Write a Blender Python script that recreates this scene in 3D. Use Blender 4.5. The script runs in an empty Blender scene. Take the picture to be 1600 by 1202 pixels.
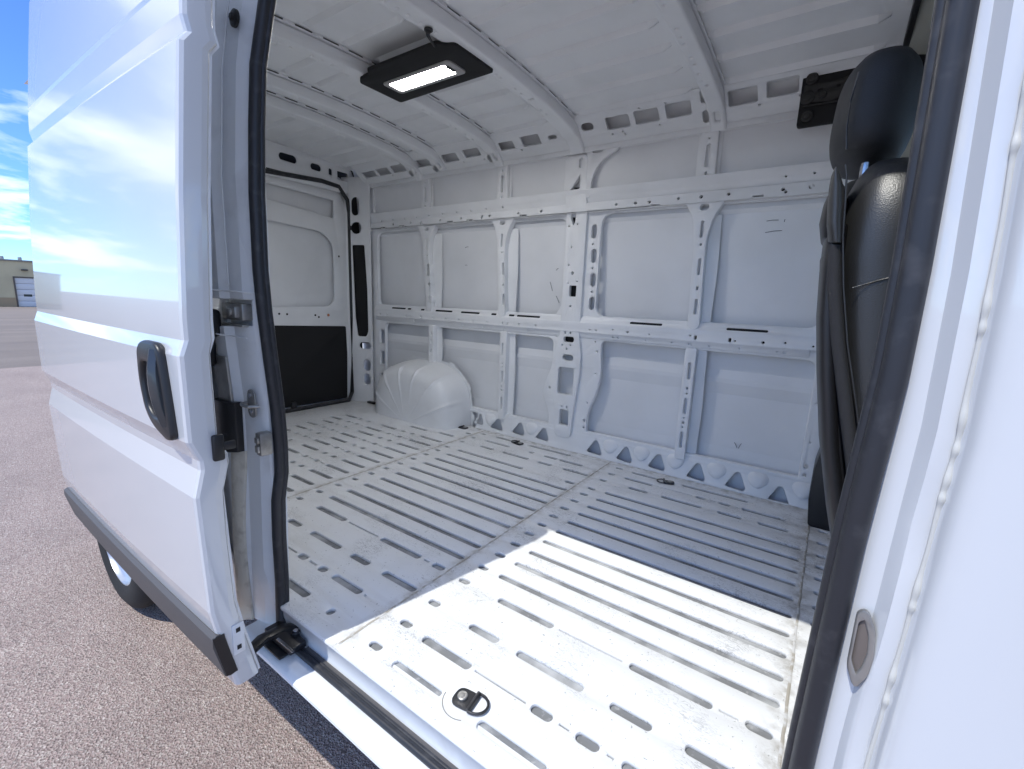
import bpy, bmesh, math, random
from mathutils import Vector, Matrix
random.seed(7)
S = bpy.context.scene
R = math.radians
# ---------------------------------------------------------------- camera
cam_d = bpy.data.cameras.new("camera")
cam = bpy.data.objects.new("camera", cam_d)
S.collection.objects.link(cam)
S.camera = cam
cam_d.sensor_width = 36.0
cam_d.lens = 36.0 * 707.92 / 1600.0
cam_d.clip_start = 0.02
cam_d.clip_end = 5000
a, b, c = 0.606245, 0.185969, 0.038858
f_ = Vector((-math.sin(a)*math.cos(b), math.cos(a)*math.cos(b), -math.sin(b)))
r_ = Vector((math.cos(a), math.sin(a), 0)); u_ = r_.cross(f_)
r2 = r_*math.cos(c) + u_*math.sin(c); u2 = u_*math.cos(c) - r_*math.sin(c)
M = Matrix((r2, u2, -f_)).transposed().to_4x4()
M.translation = Vector((0.0, -0.6166, 1.51))
cam.matrix_world = M
# ---------------------------------------------------------------- world and sun
SUN = Vector((0.245, 1.0, -1.97)).normalized()
elev = math.asin(-SUN.z); rot = math.atan2(-SUN.x, -SUN.y)
W = bpy.data.worlds.new("World"); S.world = W; W.use_nodes = True
nt = W.node_tree; N = nt.nodes; Lk = nt.links
for n in list(N): N.remove(n)
def nn(nt, t, **k):
    n = nt.nodes.new(t)
    for q, v in k.items():
        setattr(n, q, v)
    return n
out = nn(nt, 'ShaderNodeOutputWorld'); bg = nn(nt, 'ShaderNodeBackground')
sky = nn(nt, 'ShaderNodeTexSky', sky_type='NISHITA', sun_disc=False)
sky.sun_elevation = elev; sky.sun_rotation = rot; sky.altitude = 2500; sky.air_density = 1.0; sky.dust_density = 0.2; sky.ozone_density = 3.0
tc = nn(nt, 'ShaderNodeTexCoord'); sx = nn(nt, 'ShaderNodeSeparateXYZ')
Lk.new(tc.outputs['Generated'], sx.inputs[0])
def wmath(op, a_, b_=None, clamp=False):
    m = nn(nt, 'ShaderNodeMath', operation=op); m.use_clamp = clamp
    for i, v in enumerate((a_, b_)):
        if v is None: continue
        if isinstance(v, (int, float)): m.inputs[i].default_value = v
        else: Lk.new(v, m.inputs[i])
    return m.outputs[0]
zz = wmath('ADD', wmath('MAXIMUM', sx.outputs['Z'], 0.0), 0.10)
cx = nn(nt, 'ShaderNodeCombineXYZ')
Lk.new(wmath('DIVIDE', sx.outputs['X'], zz), cx.inputs[0]); Lk.new(wmath('DIVIDE', sx.outputs['Y'], zz), cx.inputs[1])
nz = nn(nt, 'ShaderNodeTexNoise'); nz.inputs['Scale'].default_value = 0.85; nz.inputs['Detail'].default_value = 9; nz.inputs['Roughness'].default_value = 0.55; nz.inputs['Distortion'].default_value = 0.25
mpw = nn(nt, 'ShaderNodeMapping'); mpw.inputs['Location'].default_value = (0.6, 5.2, 0.0); Lk.new(cx.outputs[0], mpw.inputs[0]); Lk.new(mpw.outputs[0], nz.inputs['Vector'])
rp = nn(nt, 'ShaderNodeValToRGB'); rp.color_ramp.elements[0].position = 0.48; rp.color_ramp.elements[1].position = 0.62
Lk.new(nz.outputs['Fac'], rp.inputs[0])
up = nn(nt, 'ShaderNodeMapRange'); up.inputs[1].default_value = 0.0; up.inputs[2].default_value = 0.04
Lk.new(sx.outputs['Z'], up.inputs[0])
cm = nn(nt, 'ShaderNodeMix', data_type='RGBA'); cm.inputs[7].default_value = (5.5, 5.95, 6.3, 1)
Lk.new(wmath('MULTIPLY', wmath('MULTIPLY', rp.outputs[0], up.outputs[0]), 0.9), cm.inputs[0])
tint = nn(nt, 'ShaderNodeMix', data_type='RGBA', blend_type='MULTIPLY'); tint.inputs[0].default_value = 1; tint.inputs[7].default_value = (.46, .66, .95, 1)
Lk.new(sky.outputs[0], tint.inputs[6]); Lk.new(tint.outputs[2], cm.inputs[6])
Lk.new(cm.outputs[2], bg.inputs[0]); bg.inputs[1].default_value = 0.15
Lk.new(bg.outputs[0], out.inputs[0])
sd = bpy.data.lights.new("sun", 'SUN'); sd.energy = 2.0; sd.angle = R(0.53); sd.color = (1.0, 0.985, 0.92)
so = bpy.data.objects.new("sun", sd); S.collection.objects.link(so)
so.rotation_euler = SUN.to_track_quat('-Z', 'Y').to_euler(); so.location = (0, -6, 12)
S.render.engine = 'CYCLES'
S.view_settings.view_transform = 'Standard'; S.view_settings.look = 'None'; S.view_settings.gamma = 1.0
S.view_settings.exposure = 0.92
S.cycles.max_bounces = 12; S.cycles.diffuse_bounces = 8; S.cycles.glossy_bounces = 4
# ---------------------------------------------------------------- materials
def mat(name, col, rough=0.5, metal=0.0, coat=0.0, bump=None, mott=None, spec=None, emit=None, dirt=None, coords='Object'):
    m = bpy.data.materials.new(name); m.use_nodes = True
    t = m.node_tree; p = t.nodes['Principled BSDF']; L = t.links
    p.inputs['Base Color'].default_value = (*col, 1); p.inputs['Roughness'].default_value = rough
    p.inputs['Metallic'].default_value = metal; p.inputs['Coat Weight'].default_value = coat; p.inputs['Coat Roughness'].default_value = 0.03
    if spec is not None: p.inputs['Specular IOR Level'].default_value = spec
    if emit: p.inputs['Emission Color'].default_value = (*emit[0], 1); p.inputs['Emission Strength'].default_value = emit[1]
    co = nn(t, 'ShaderNodeTexCoord').outputs[coords]
    base = None
    if mott:   # (scale, colour2, lo, hi)
        n1 = nn(t, 'ShaderNodeTexNoise'); n1.inputs['Scale'].default_value = mott[0]; n1.inputs['Detail'].default_value = 6; L.new(co, n1.inputs['Vector'])
        mr = nn(t, 'ShaderNodeMapRange'); mr.inputs[1].default_value = mott[2]; mr.inputs[2].default_value = mott[3]; L.new(n1.outputs['Fac'], mr.inputs[0])
        mx = nn(t, 'ShaderNodeMix', data_type='RGBA'); mx.inputs[6].default_value = (*col, 1); mx.inputs[7].default_value = (*mott[1], 1)
        L.new(mr.outputs[0], mx.inputs[0]); base = mx.outputs[2]; L.new(base, p.inputs['Base Color'])
        mr2 = nn(t, 'ShaderNodeMapRange'); mr2.inputs[3].default_value = max(rough-.08, .02); mr2.inputs[4].default_value = rough+.12; L.new(n1.outputs['Fac'], mr2.inputs[0]); L.new(mr2.outputs[0], p.inputs['Roughness'])
    if bump:   # (scale, strength, distance)
        n2 = nn(t, 'ShaderNodeTexNoise'); n2.inputs['Scale'].default_value = bump[0]; n2.inputs['Detail'].default_value = 5; L.new(co, n2.inputs['Vector'])
        bp = nn(t, 'ShaderNodeBump'); bp.inputs['Strength'].default_value = bump[1]; bp.inputs['Distance'].default_value = bump[2]
        L.new(n2.outputs['Fac'], bp.inputs['Height']); L.new(bp.outputs[0], p.inputs['Normal'])
    return m
M_ = {}
M_['paint'] = mat('exterior_white_paint', (.66, .67, .68), .22, coat=1.0, bump=(2, .02, .02))
M_['jamb'] = mat('door_jamb_paint', (.80, .82, .84), .34, coat=.5, mott=(9, (.62, .63, .64), .52, .80), bump=(14, .12, .01))
M_['inner'] = mat('interior_white_paint', (.84, .85, .86), .38, mott=(5, (.77, .78, .785), .45, .8), bump=(9, .05, .008))
M_['skin'] = mat('bare_side_sheet', (.82, .83, .845), .36, mott=(3, (.74, .75, .76), .4, .8), bump=(4, .12, .02))
M_['rubber'] = mat('black_rubber', (.012, .012, .014), .48, bump=(60, .15, .003))
M_['seal'] = mat('black_seal_rubber', (.022, .023, .028), .42, mott=(30, (.05, .05, .055), .55, .75), bump=(80, .1, .002))
M_['plastic'] = mat('black_plastic', (.014, .014, .016), .38, bump=(240, .15, .001))
M_['blackboard'] = mat('matt_black_board', (.006, .006, .007), .75)
M_['grey_trim'] = mat('grey_moulding_plastic', (.085, .08, .08), .55, bump=(300, .2, .0015))
M_['galv'] = mat('dull_zinc', (.42, .41, .39), .42, metal=.7, mott=(20, (.24, .23, .22), .45, .7), bump=(25, .3, .004))
M_['steel'] = mat('bright_steel', (.62, .62, .64), .22, metal=1.0)
M_['darksteel'] = mat('dark_steel', (.06, .06, .065), .35, metal=.6, bump=(90, .2, .002))
M_['seamdirt'] = mat('dirty_seam', (.40, .37, .32), .6, mott=(40, (.60, .60, .60), .45, .6))
M_['sealant'] = mat('seam_sealant', (.62, .58, .50), .5, bump=(40, .5, .006), mott=(30, (.42, .38, .32), .5, .75))
M_['tyre'] = mat('tyre_rubber', (.018, .018, .018), .8, bump=(80, .3, .004))
M_['headliner'] = mat('grey_beige_headliner', (.42, .42, .37), .85)
M_['shadow_gap'] = mat('shade_black', (.02, .02, .022), .8)  # near-black paints shade into holes and gaps; underbody parts use it too
M_['glass'] = mat('window_glass', (.02, .03, .03), .03, spec=.6)
M_['glow'] = mat('lamp_diffuser', (.9, .9, .9), .4, emit=((1.0, .985, .96), 58.0))
M_['lampring'] = mat('lamp_bezel', (.38, .37, .36), .4)
def clear_glass():
    m = bpy.data.materials.new('clear_window_glass'); m.use_nodes = True; t = m.node_tree
    for n in list(t.nodes): t.nodes.remove(n)
    o = nn(t, 'ShaderNodeOutputMaterial'); mx = nn(t, 'ShaderNodeMixShader'); tr = nn(t, 'ShaderNodeBsdfTransparent'); gl = nn(t, 'ShaderNodeBsdfGlossy')
    tr.inputs[0].default_value = (.86, .92, .90, 1); gl.inputs['Roughness'].default_value = .01; fr = nn(t, 'ShaderNodeFresnel'); fr.inputs[0].default_value = 1.5
    t.links.new(fr.outputs[0], mx.inputs[0]); t.links.new(tr.outputs[0], mx.inputs[1]); t.links.new(gl.outputs[0], mx.inputs[2]); t.links.new(mx.outputs[0], o.inputs[0])
    return m
M_['clear'] = clear_glass()
# leather with a fine grain
def leather(rough_=.46):
    m = mat('black_leather', (.024, .024, .024), rough_, spec=.8 if rough_ < .5 else .5)
    t = m.node_tree; p = t.nodes['Principled BSDF']; L = t.links
    co = nn(t, 'ShaderNodeTexCoord').outputs['Object']
    v = nn(t, 'ShaderNodeTexVoronoi'); v.inputs['Scale'].default_value = 520; L.new(co, v.inputs['Vector'])
    n = nn(t, 'ShaderNodeTexNoise'); n.inputs['Scale'].default_value = 18; L.new(co, n.inputs['Vector'])
    ad = nn(t, 'ShaderNodeMath', operation='ADD'); L.new(v.outputs['Distance'], ad.inputs[0]); L.new(n.outputs['Fac'], ad.inputs[1])
    bp = nn(t, 'ShaderNodeBump'); bp.inputs['Strength'].default_value = .35; bp.inputs['Distance'].default_value = .0008
    L.new(ad.outputs[0], bp.inputs['Height']); L.new(bp.outputs[0], p.inputs['Normal'])
    return m
M_['leather'] = leather(.40); M_['leather2'] = leather(.62)
M_['fabric'] = mat('grey_seat_fabric', (.024, .024, .027), .85, bump=(500, .5, .0015))
# load floor paint: scuffs, fine scratches, brown dirt along seams
def floor_paint(name, groove=False):
    m = bpy.data.materials.new(name); m.use_nodes = True
    t = m.node_tree; p = t.nodes['Principled BSDF']; L = t.links
    co = nn(t, 'ShaderNodeTexCoord').outputs['Object']
    def noise(scale, det=4, vec=co, dist=0, rough=.5):
        n = nn(t, 'ShaderNodeTexNoise'); n.inputs['Scale'].default_value = scale; n.inputs['Detail'].default_value = det
        n.inputs['Distortion'].default_value = dist; n.inputs['Roughness'].default_value = rough; L.new(vec, n.inputs['Vector']); return n.outputs['Fac']
    def mr(v, lo, hi, a_=0., b_=1.):
        n = nn(t, 'ShaderNodeMapRange'); n.inputs[1].default_value = lo; n.inputs[2].default_value = hi; n.inputs[3].default_value = a_; n.inputs[4].default_value = b_
        L.new(v, n.inputs[0]); return n.outputs[0]
    def mul(a_, b_, op='MULTIPLY'):
        n = nn(t, 'ShaderNodeMath', operation=op); L.new(a_, n.inputs[0])
        if isinstance(b_, (int, float)): n.inputs[1].default_value = b_
        else: L.new(b_, n.inputs[1])
        return n.outputs[0]
    def mix(f, c1, c2):
        n = nn(t, 'ShaderNodeMix', data_type='RGBA'); L.new(f, n.inputs[0])
        for i, cc in ((6, c1), (7, c2)):
            if isinstance(cc, tuple): n.inputs[i].default_value = (*cc, 1)
            else: L.new(cc, n.inputs[i])
        return n.outputs[2]
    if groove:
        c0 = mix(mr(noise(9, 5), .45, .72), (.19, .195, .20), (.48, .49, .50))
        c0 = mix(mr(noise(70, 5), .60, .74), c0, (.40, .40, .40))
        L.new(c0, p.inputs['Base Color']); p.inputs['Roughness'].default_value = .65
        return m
    # thin curly scratches: contour lines of warped noise
    def scratch(scale, w, mk, lo, hi, off):
        mp = nn(t, 'ShaderNodeMapping'); mp.inputs['Location'].default_value = (off, off*.7, 0); mp.inputs['Scale'].default_value = (1, 2.4, 1); mp.inputs['Rotation'].default_value = (0, 0, off); L.new(co, mp.inputs[0])
        n1 = noise(scale, 2, mp.outputs[0], 1.6)
        d = mul(mul(n1, .5, 'SUBTRACT'), 0, 'ABSOLUTE') if False else None
        sb = nn(t, 'ShaderNodeMath', operation='SUBTRACT'); L.new(n1, sb.inputs[0]); sb.inputs[1].default_value = .5
        ab = nn(t, 'ShaderNodeMath', operation='ABSOLUTE'); L.new(sb.outputs[0], ab.inputs[0])
        line = mr(ab.outputs[0], 0, w, 1, 0)
        return mul(line, mr(noise(mk, 3), lo, hi))
    s1 = scratch(26, .040, 3.4, .56, .68, 1.3); s2 = scratch(44, .045, 4.6, .57, .68, 4.1); s3 = scratch(14, .010, 2.2, .52, .64, 7.7)
    sc = mul(mul(s1, s2, 'MAXIMUM'), s3, 'MAXIMUM')
    spots = mr(noise(120, 2), .70, .73)
    wear = mr(noise(6, 6), .52, .78, 0, .55)
    col = mix(wear, (.80, .81, .82), (.68, .685, .68))
    col = mix(mul(sc, .62), col, (.16, .16, .16))
    col = mix(mul(spots, .6), col, (.18, .18, .17))
    # dirt near the panel seams and along the far wall
    sp = nn(t, 'ShaderNodeSeparateXYZ'); L.new(co, sp.inputs[0])
    dirt = None
    for (axis, pos, w) in ((0, -.968, .035), (0, -1.928, .035), (0, .032, .05), (1, 1.86, .10)):
        sb = nn(t, 'ShaderNodeMath', operation='SUBTRACT'); L.new(sp.outputs[axis], sb.inputs[0]); sb.inputs[1].default_value = pos
        ab = nn(t, 'ShaderNodeMath', operation='ABSOLUTE'); L.new(sb.outputs[0], ab.inputs[0])
        dd = mr(ab.outputs[0], 0, w, 1, 0)
        dirt = dd if dirt is None else mul(dirt, dd, 'MAXIMUM')
    dirt = mul(dirt, mr(noise(26, 6, rough=.65), .40, .66))
    col = mix(mul(dirt, .75), col, (.30, .27, .22))
    L.new(col, p.inputs['Base Color'])
    L.new(mr(noise(12, 4), .3, .7, .34, .60), p.inputs['Roughness'])
    bp = nn(t, 'ShaderNodeBump'); bp.inputs['Strength'].default_value = .16; bp.inputs['Distance'].default_value = .008
    L.new(noise(9, 4), bp.inputs['Height'])
    bp2 = nn(t, 'ShaderNodeBump'); bp2.inputs['Strength'].default_value = .3; bp2.inputs['Distance'].default_value = .0008; bp2.invert = True
    L.new(sc, bp2.inputs['Height']); L.new(bp.outputs[0], bp2.inputs['Normal']); L.new(bp2.outputs[0], p.inputs['Normal'])
    return m
M_['floor'] = floor_paint('scuffed_floor_paint'); M_['groove'] = floor_paint('dirty_groove_paint', True)
def asphalt(name, tint=1.0, far=False):
    m = bpy.data.materials.new(name); m.use_nodes = True
    t = m.node_tree; p = t.nodes['Principled BSDF']; L = t.links
    co = nn(t, 'ShaderNodeTexCoord').outputs['Object']
    def node(ty, sc, **k):
        n = nn(t, ty); n.inputs['Scale'].default_value = sc; L.new(co, n.inputs['Vector'])
        for q, v in k.items(): n.inputs[q].default_value = v
        return n
    v1 = node('ShaderNodeTexVoronoi', 165); n0 = node('ShaderNodeTexNoise', 150, Detail=5); n1 = node('ShaderNodeTexNoise', 1.1, Detail=7); n2 = node('ShaderNodeTexNoise', .12, Detail=4)
    sp = nn(t, 'ShaderNodeSeparateColor'); L.new(v1.outputs['Color'], sp.inputs[0])
    cr = nn(t, 'ShaderNodeValToRGB'); L.new(sp.outputs[0], cr.inputs[0])
    e = cr.color_ramp.elements; e[0].position = 0; e[0].color = (.21, .165, .145, 1); e[1].position = 1; e[1].color = (.60, .53, .47, 1)
    for ps, cl in ((.25, (.35, .265, .235, 1)), (.5, (.40, .295, .26, 1)), (.75, (.43, .355, .315, 1)), (.93, (.47, .385, .33, 1))):
        q = e.new(ps); q.color = cl
    mx = nn(t, 'ShaderNodeMix', data_type='RGBA', blend_type='MULTIPLY'); mx.inputs[0].default_value = .8
    L.new(cr.outputs[0], mx.inputs[6])
    r = nn(t, 'ShaderNodeMapRange'); r.inputs[1].default_value = .3; r.inputs[2].default_value = .7; r.inputs[3].default_value = .55; r.inputs[4].default_value = 1.15; L.new(n0.outputs['Fac'], r.inputs[0])
    r1 = nn(t, 'ShaderNodeMapRange'); r1.inputs[1].default_value = .3; r1.inputs[2].default_value = .7; r1.inputs[3].default_value = .92*tint; r1.inputs[4].default_value = 1.32*tint; ad1 = nn(t, 'ShaderNodeMath', operation='MULTIPLY_ADD'); ad1.inputs[1].default_value = .6; L.new(n1.outputs['Fac'], ad1.inputs[0]); h2 = nn(t, 'ShaderNodeMath', operation='MULTIPLY'); h2.inputs[1].default_value = .4; L.new(node('ShaderNodeTexNoise', 4.3, Detail=8, Roughness=.65).outputs['Fac'], h2.inputs[0]); L.new(h2.outputs[0], ad1.inputs[2]); L.new(ad1.outputs[0], r1.inputs[0])
    mm = nn(t, 'ShaderNodeMath', operation='MULTIPLY'); L.new(r.outputs[0], mm.inputs[0]); L.new(r1.outputs[0], mm.inputs[1])
    L.new(mm.outputs[0], mx.inputs[7]); colour = mx.outputs[2]
    if far:
        m2 = nn(t, 'ShaderNodeMix', data_type='RGBA'); m2.inputs[0].default_value = .75; L.new(colour, m2.inputs[6])
        w = nn(t, 'ShaderNodeMapping'); w.inputs['Scale'].default_value = (1.2, .12, 1); L.new(co, w.inputs[0])
        n3 = nn(t, 'ShaderNodeTexNoise'); n3.inputs['Scale'].default_value = .6; n3.inputs['Detail'].default_value = 6; L.new(w.outputs[0], n3.inputs['Vector'])
        c3 = nn(t, 'ShaderNodeValToRGB'); c3.color_ramp.elements[0].position = .35; c3.color_ramp.elements[0].color = (.16, .135, .115, 1); c3.color_ramp.elements[1].position = .65; c3.color_ramp.elements[1].color = (.235, .20, .165, 1)
        L.new(n3.outputs['Fac'], c3.inputs[0]); L.new(c3.outputs[0], m2.inputs[7]); colour = m2.outputs[2]
    L.new(colour, p.inputs['Base Color']); p.inputs['Roughness'].default_value = .8
    ad = nn(t, 'ShaderNodeMath', operation='ADD'); L.new(v1.outputs['Distance'], ad.inputs[0]); L.new(n0.outputs['Fac'], ad.inputs[1])
    bp = nn(t, 'ShaderNodeBump'); bp.inputs['Strength'].default_value = .9; bp.inputs['Distance'].default_value = .006
    L.new(ad.outputs[0], bp.inputs['Height']); L.new(bp.outputs[0], p.inputs['Normal'])
    return m
M_['asphalt'] = asphalt('pinkish_worn_asphalt'); M_['asphalt2'] = asphalt('older_tan_asphalt', 1.0, True)
# ---------------------------------------------------------------- mesh helpers
def link(name, me, mats, parent=None):
    o = bpy.data.objects.new(name, me); S.collection.objects.link(o)
    for m in (mats if isinstance(mats, (list, tuple)) else [mats]): me.materials.append(m)
    if parent is not None: o.parent = parent
    return o
def finish(bm, name, mats, parent=None, ang=32, recalc=True):
    if recalc: bmesh.ops.recalc_face_normals(bm, faces=bm.faces)
    me = bpy.data.meshes.new(name); bm.to_mesh(me); bm.free()
    for p in me.polygons: p.use_smooth = True
    me.set_sharp_from_angle(angle=R(ang))
    return link(name, me, mats, parent)
def rrect(cx, cz, w, h, r=None, n=5):
    hw, hh = w/2, h/2; r = min(hw, hh)*.999 if r is None else min(r, hw*.999, hh*.999)
    P = []
    for (sx_, sz_, a0) in ((1, 1, 0), (-1, 1, 90), (-1, -1, 180), (1, -1, 270)):
        for k in range(n+1):
            t = R(a0 + 90*k/n)
            P.append((cx + sx_*(hw-r) + r*math.cos(t), cz + sz_*(hh-r) + r*math.sin(t)))
    return P
def roundpoly(P, r, n=4):
    out_ = []
    m = len(P)
    for i in range(m):
        p0, p1, p2 = Vector(P[i-1][:2]), Vector(P[i][:2]), Vector(P[(i+1) % m][:2])
        rr = P[i][2] if len(P[i]) > 2 else r
        d1 = (p0-p1); d2 = (p2-p1); l1, l2 = d1.length, d2.length
        if l1 < 1e-6 or l2 < 1e-6: continue
        d1.normalize(); d2.normalize()
        k = min(rr, l1*.48, l2*.48)
        if k < 1e-4: out_.append(tuple(p1)); continue
        a_ = p1+d1*k; b_ = p1+d2*k
        for j in range(n+1):
            t = j/n; q = a_*(1-t)**2 + p1*2*t*(1-t) + b_*t*t
            out_.append((q.x, q.y))
    return out_
def area(P):
    return sum(P[i-1][0]*P[i][1]-P[i][0]*P[i-1][1] for i in range(len(P)))/2
def holepoly(t):
    k, x, z, w, h = t
    if max(w, h) < .021: w, h = max(w, .008)*1.35, max(h, .008)*1.3
    if k == 's': return rrect(x, z, w, h, None, 4 if min(w, h) > .02 else 2)
    if k == 'r': return rrect(x, z, w, h, min(w, h)*.16, 3)
    if k == 't': return roundpoly([(x-w/2, z-h*.42), (x+w*.42, z-h/2), (x+w/2, z-h*.30), (x+w*.16, z+h/2), (x-w*.06, z+h/2)], .022, 3)
def grow(P, d):
    xs_ = [p[0] for p in P]; ys_ = [p[1] for p in P]; cx_, cy_ = (min(xs_)+max(xs_))/2, (min(ys_)+max(ys_))/2; w, h = max(xs_)-min(xs_), max(ys_)-min(ys_)
    if min(w, h) > .1: return P
    return [(cx_+(p[0]-cx_)*(1+2*d/w), cy_+(p[1]-cy_)*(1+2*d/h)) for p in P]
def sheetmesh(outline, holes, thick, bev, flip=False):
    holes = [grow(P, bev*.85) for P in holes]
    cu = bpy.data.curves.new('tmp_curve', 'CURVE'); cu.dimensions = '2D'; cu.fill_mode = 'BOTH'
    cu.extrude = max(thick/2-bev, 1e-5); cu.bevel_depth = bev; cu.bevel_resolution = 1
    for i, P in enumerate([outline]+list(holes)):
        A = area(P)
        if (i == 0 and A < 0) or (i > 0 and A > 0): P = P[::-1]
        s = cu.splines.new('POLY'); s.points.add(len(P)-1); s.use_cyclic_u = True
        for q, pt in zip(s.points, P): q.co = (pt[0], pt[1], 0, 1)
    o = bpy.data.objects.new('tmp_curve', cu); S.collection.objects.link(o)
    dg = bpy.context.evaluated_depsgraph_get(); me = bpy.data.meshes.new_from_object(o.evaluated_get(dg))
    bpy.data.objects.remove(o); bpy.data.curves.remove(cu)
    bm = bmesh.new(); bm.from_mesh(me); bpy.data.meshes.remove(me)
    bmesh.ops.remove_doubles(bm, verts=bm.verts, dist=1e-6)
    for v in bm.verts: v.co.z -= thick/2          # front face at w = 0, back at -thick
    return bm
def cut(bm, axis, vals):
    for val in vals:
        co = Vector((0, 0, 0)); co[axis] = val; no = Vector((0, 0, 0)); no[axis] = 1
        bmesh.ops.bisect_plane(bm, geom=bm.verts[:]+bm.edges[:]+bm.faces[:], plane_co=co, plane_no=no, dist=1e-6)
def sheet(name, outline, holes, fn, mats, parent, thick=.012, bev=.002, cu=(), cv=(), ang=32, into=None, mi=0):
    bm = sheetmesh(outline, holes, thick, bev)
    cut(bm, 0, cu); cut(bm, 1, cv)
    for v in bm.verts: v.co = fn(v.co.x, v.co.y, v.co.z)
    bmesh.ops.recalc_face_normals(bm, faces=bm.faces)
    if into is not None:
        join(into, bm, mi); return into
    return finish(bm, name, mats, parent, ang, recalc=False)
def join(dst, src, mi=0):
    vm = {}
    for v in src.verts: vm[v] = dst.verts.new(v.co)
    for f in src.faces:
        try: g = dst.faces.new([vm[v] for v in f.verts]); g.material_index = mi if mi else f.material_index
        except ValueError: pass
    src.free()
def box(bm, x0, x1, y0, y1, z0, z1, bev=.003, seg=2, mi=0, mtx=None):
    b2 = bmesh.new(); bmesh.ops.create_cube(b2, size=1)
    for v in b2.verts: v.co = Vector(((x0+x1)/2+v.co.x*(x1-x0), (y0+y1)/2+v.co.y*(y1-y0), (z0+z1)/2+v.co.z*(z1-z0)))
    if bev > 0: bmesh.ops.bevel(b2, geom=b2.edges[:], offset=min(bev, .45*min(x1-x0, y1-y0, z1-z0)), segments=seg, profile=.5, affect='EDGES')
    if mtx is not None: bmesh.ops.transform(b2, matrix=mtx, verts=b2.verts)
    for f in b2.faces: f.material_index = mi
    join(bm, b2, mi)
def tube(bm, pts, rad, n=10, closed=False, mi=0, sq=None, up=Vector((0, 0, 1))):
    P = [Vector(p) for p in pts]; m = len(P); rings = []
    for i, p in enumerate(P):
        a_ = P[i-1] if (i > 0 or closed) else P[i]; b_ = P[(i+1) % m] if (i < m-1 or closed) else P[i]
        d = (b_-a_).normalized(); x = d.cross(up)
        if x.length < .05: x = d.cross(Vector((0, 1, 0)))
        if x.length < .05: x = d.cross(Vector((1, 0, 0)))
        x.normalize(); y = d.cross(x).normalized()
        r = rad[i] if isinstance(rad, (list, tuple)) else rad
        s1, s2 = sq if sq else (1, 1)
        rings.append([bm.verts.new(p + x*r*s1*math.cos(2*math.pi*k/n) + y*r*s2*math.sin(2*math.pi*k/n)) for k in range(n)])
    rng = range(m) if closed else range(m-1)
    for i in rng:
        A, B = rings[i], rings[(i+1) % m]
        for k in range(n):
            f = bm.faces.new((A[k], A[(k+1) % n], B[(k+1) % n], B[k])); f.material_index = mi
    if not closed:
        for Rg in (rings[0], rings[-1]):
            f = bm.faces.new(Rg); f.material_index = mi
def loft(bm, rings, cap=True, closed=True, mi=0):
    V = [[bm.verts.new(p) for p in r] for r in rings]
    for A, B in zip(V, V[1:]):
        n = len(A)
        for k in range(n if closed else n-1):
            f = bm.faces.new((A[k], A[(k+1) % n], B[(k+1) % n], B[k])); f.material_index = mi
    if cap:
        for A in (V[0], V[-1]):
            f = bm.faces.new(A); f.material_index = mi
def extrude_profile(bm, prof, x0, x1, mi=0, cap=True):
    loft(bm, [[(x, y, z) for y, z in prof] for x in (x0, x1)], cap=cap, mi=mi)
def disc(bm, c_, axis, r, h, n=16, mi=0, bev=.25):
    ax = Vector(axis).normalized(); q = ax.to_track_quat('Z', 'Y'); rr = []
    for (rad, off) in ((r, 0), (r, h*(1-bev)), (r*(1-.18), h)):
        rr.append([Vector(c_) + q @ Vector((rad*math.cos(2*math.pi*k/n), rad*math.sin(2*math.pi*k/n), off)) for k in range(n)])
    loft(bm, rr, mi=mi)
def lerp_table(T, z):
    if z <= T[0][0]: return T[0][1]
    for (z0, v0), (z1, v1) in zip(T, T[1:]):
        if z <= z1: return v0 + (v1-v0)*(z-z0)/(z1-z0) if z1 > z0 else v1
    return T[-1][1]
# ---------------------------------------------------------------- the van
van = bpy.data.objects.new('cargo_van', None); S.collection.objects.link(van)
van['label'] = 'white high-roof cargo van with its side door slid open and an empty bare-metal load bay'
van['category'] = 'van'
van.location = (0, 0, 0)
CY = 0.935                                   # centre line of the load bay
# side profile shared by door and body sides: (z, how far the skin bulges out)
PROF = [(.30, -.030), (.45, -.020), (.563, .000), (.607, .009), (.684, .025), (.776, .040), (.954, .045), (1.060, .048), (1.120, .033), (1.142, .034), (1.186, .052),
        (1.370, .052), (1.402, .041), (1.444, .041), (1.689, .027), (1.864, .012), (1.965, .003), (1.985, -.012), (2.012, -.006), (2.075, -.010), (2.080, -.014), (2.088, -.011), (2.25, -.030), (2.45, -.055), (2.56, -.10)]
ZC = [z for z, _ in PROF][1:-1]
bulge = lambda z: lerp_table(PROF, z)
# floor ------------------------------------------------------------
FL = []
ROWS = [.53, .625, .72, .82, .92, 1.02, 1.12, 1.213, 1.312, 1.41]
FB = []
def st(x0, x1, y, w=.028):
    b_ = (min(x0, x1)-.0035, max(x0, x1)+.0035, y-w/2-.0035, y+w/2+.0035)
    if any(b_[0] < q[1] and q[0] < b_[1] and b_[2] < q[3] and q[2] < b_[3] for q in FB): return
    FB.append(b_); FL.append(rrect((x0+x1)/2, y, abs(x1-x0), w, None, 5))
for y in ROWS: st(-.815, .022, y)
for y in ROWS: st(-1.795, -.978, y) if y < 1.35 else st(-1.795, -1.31, y)
for y in (.068, .176, .290, .431, .53, .63, .728, .828, .926, 1.024, 1.124, 1.224, 1.323, 1.41, 1.551, 1.667, 1.777):
    st(-.908, -.866, y, .026)
    if y > .2: st(-1.903, -1.862, y, .024)
for y in (1.11, 1.209, 1.301, 1.396, 1.514, .715, .814, .916, 1.015, 1.64, .62, .52, .42): st(.07, .108, y, .022)
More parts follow.
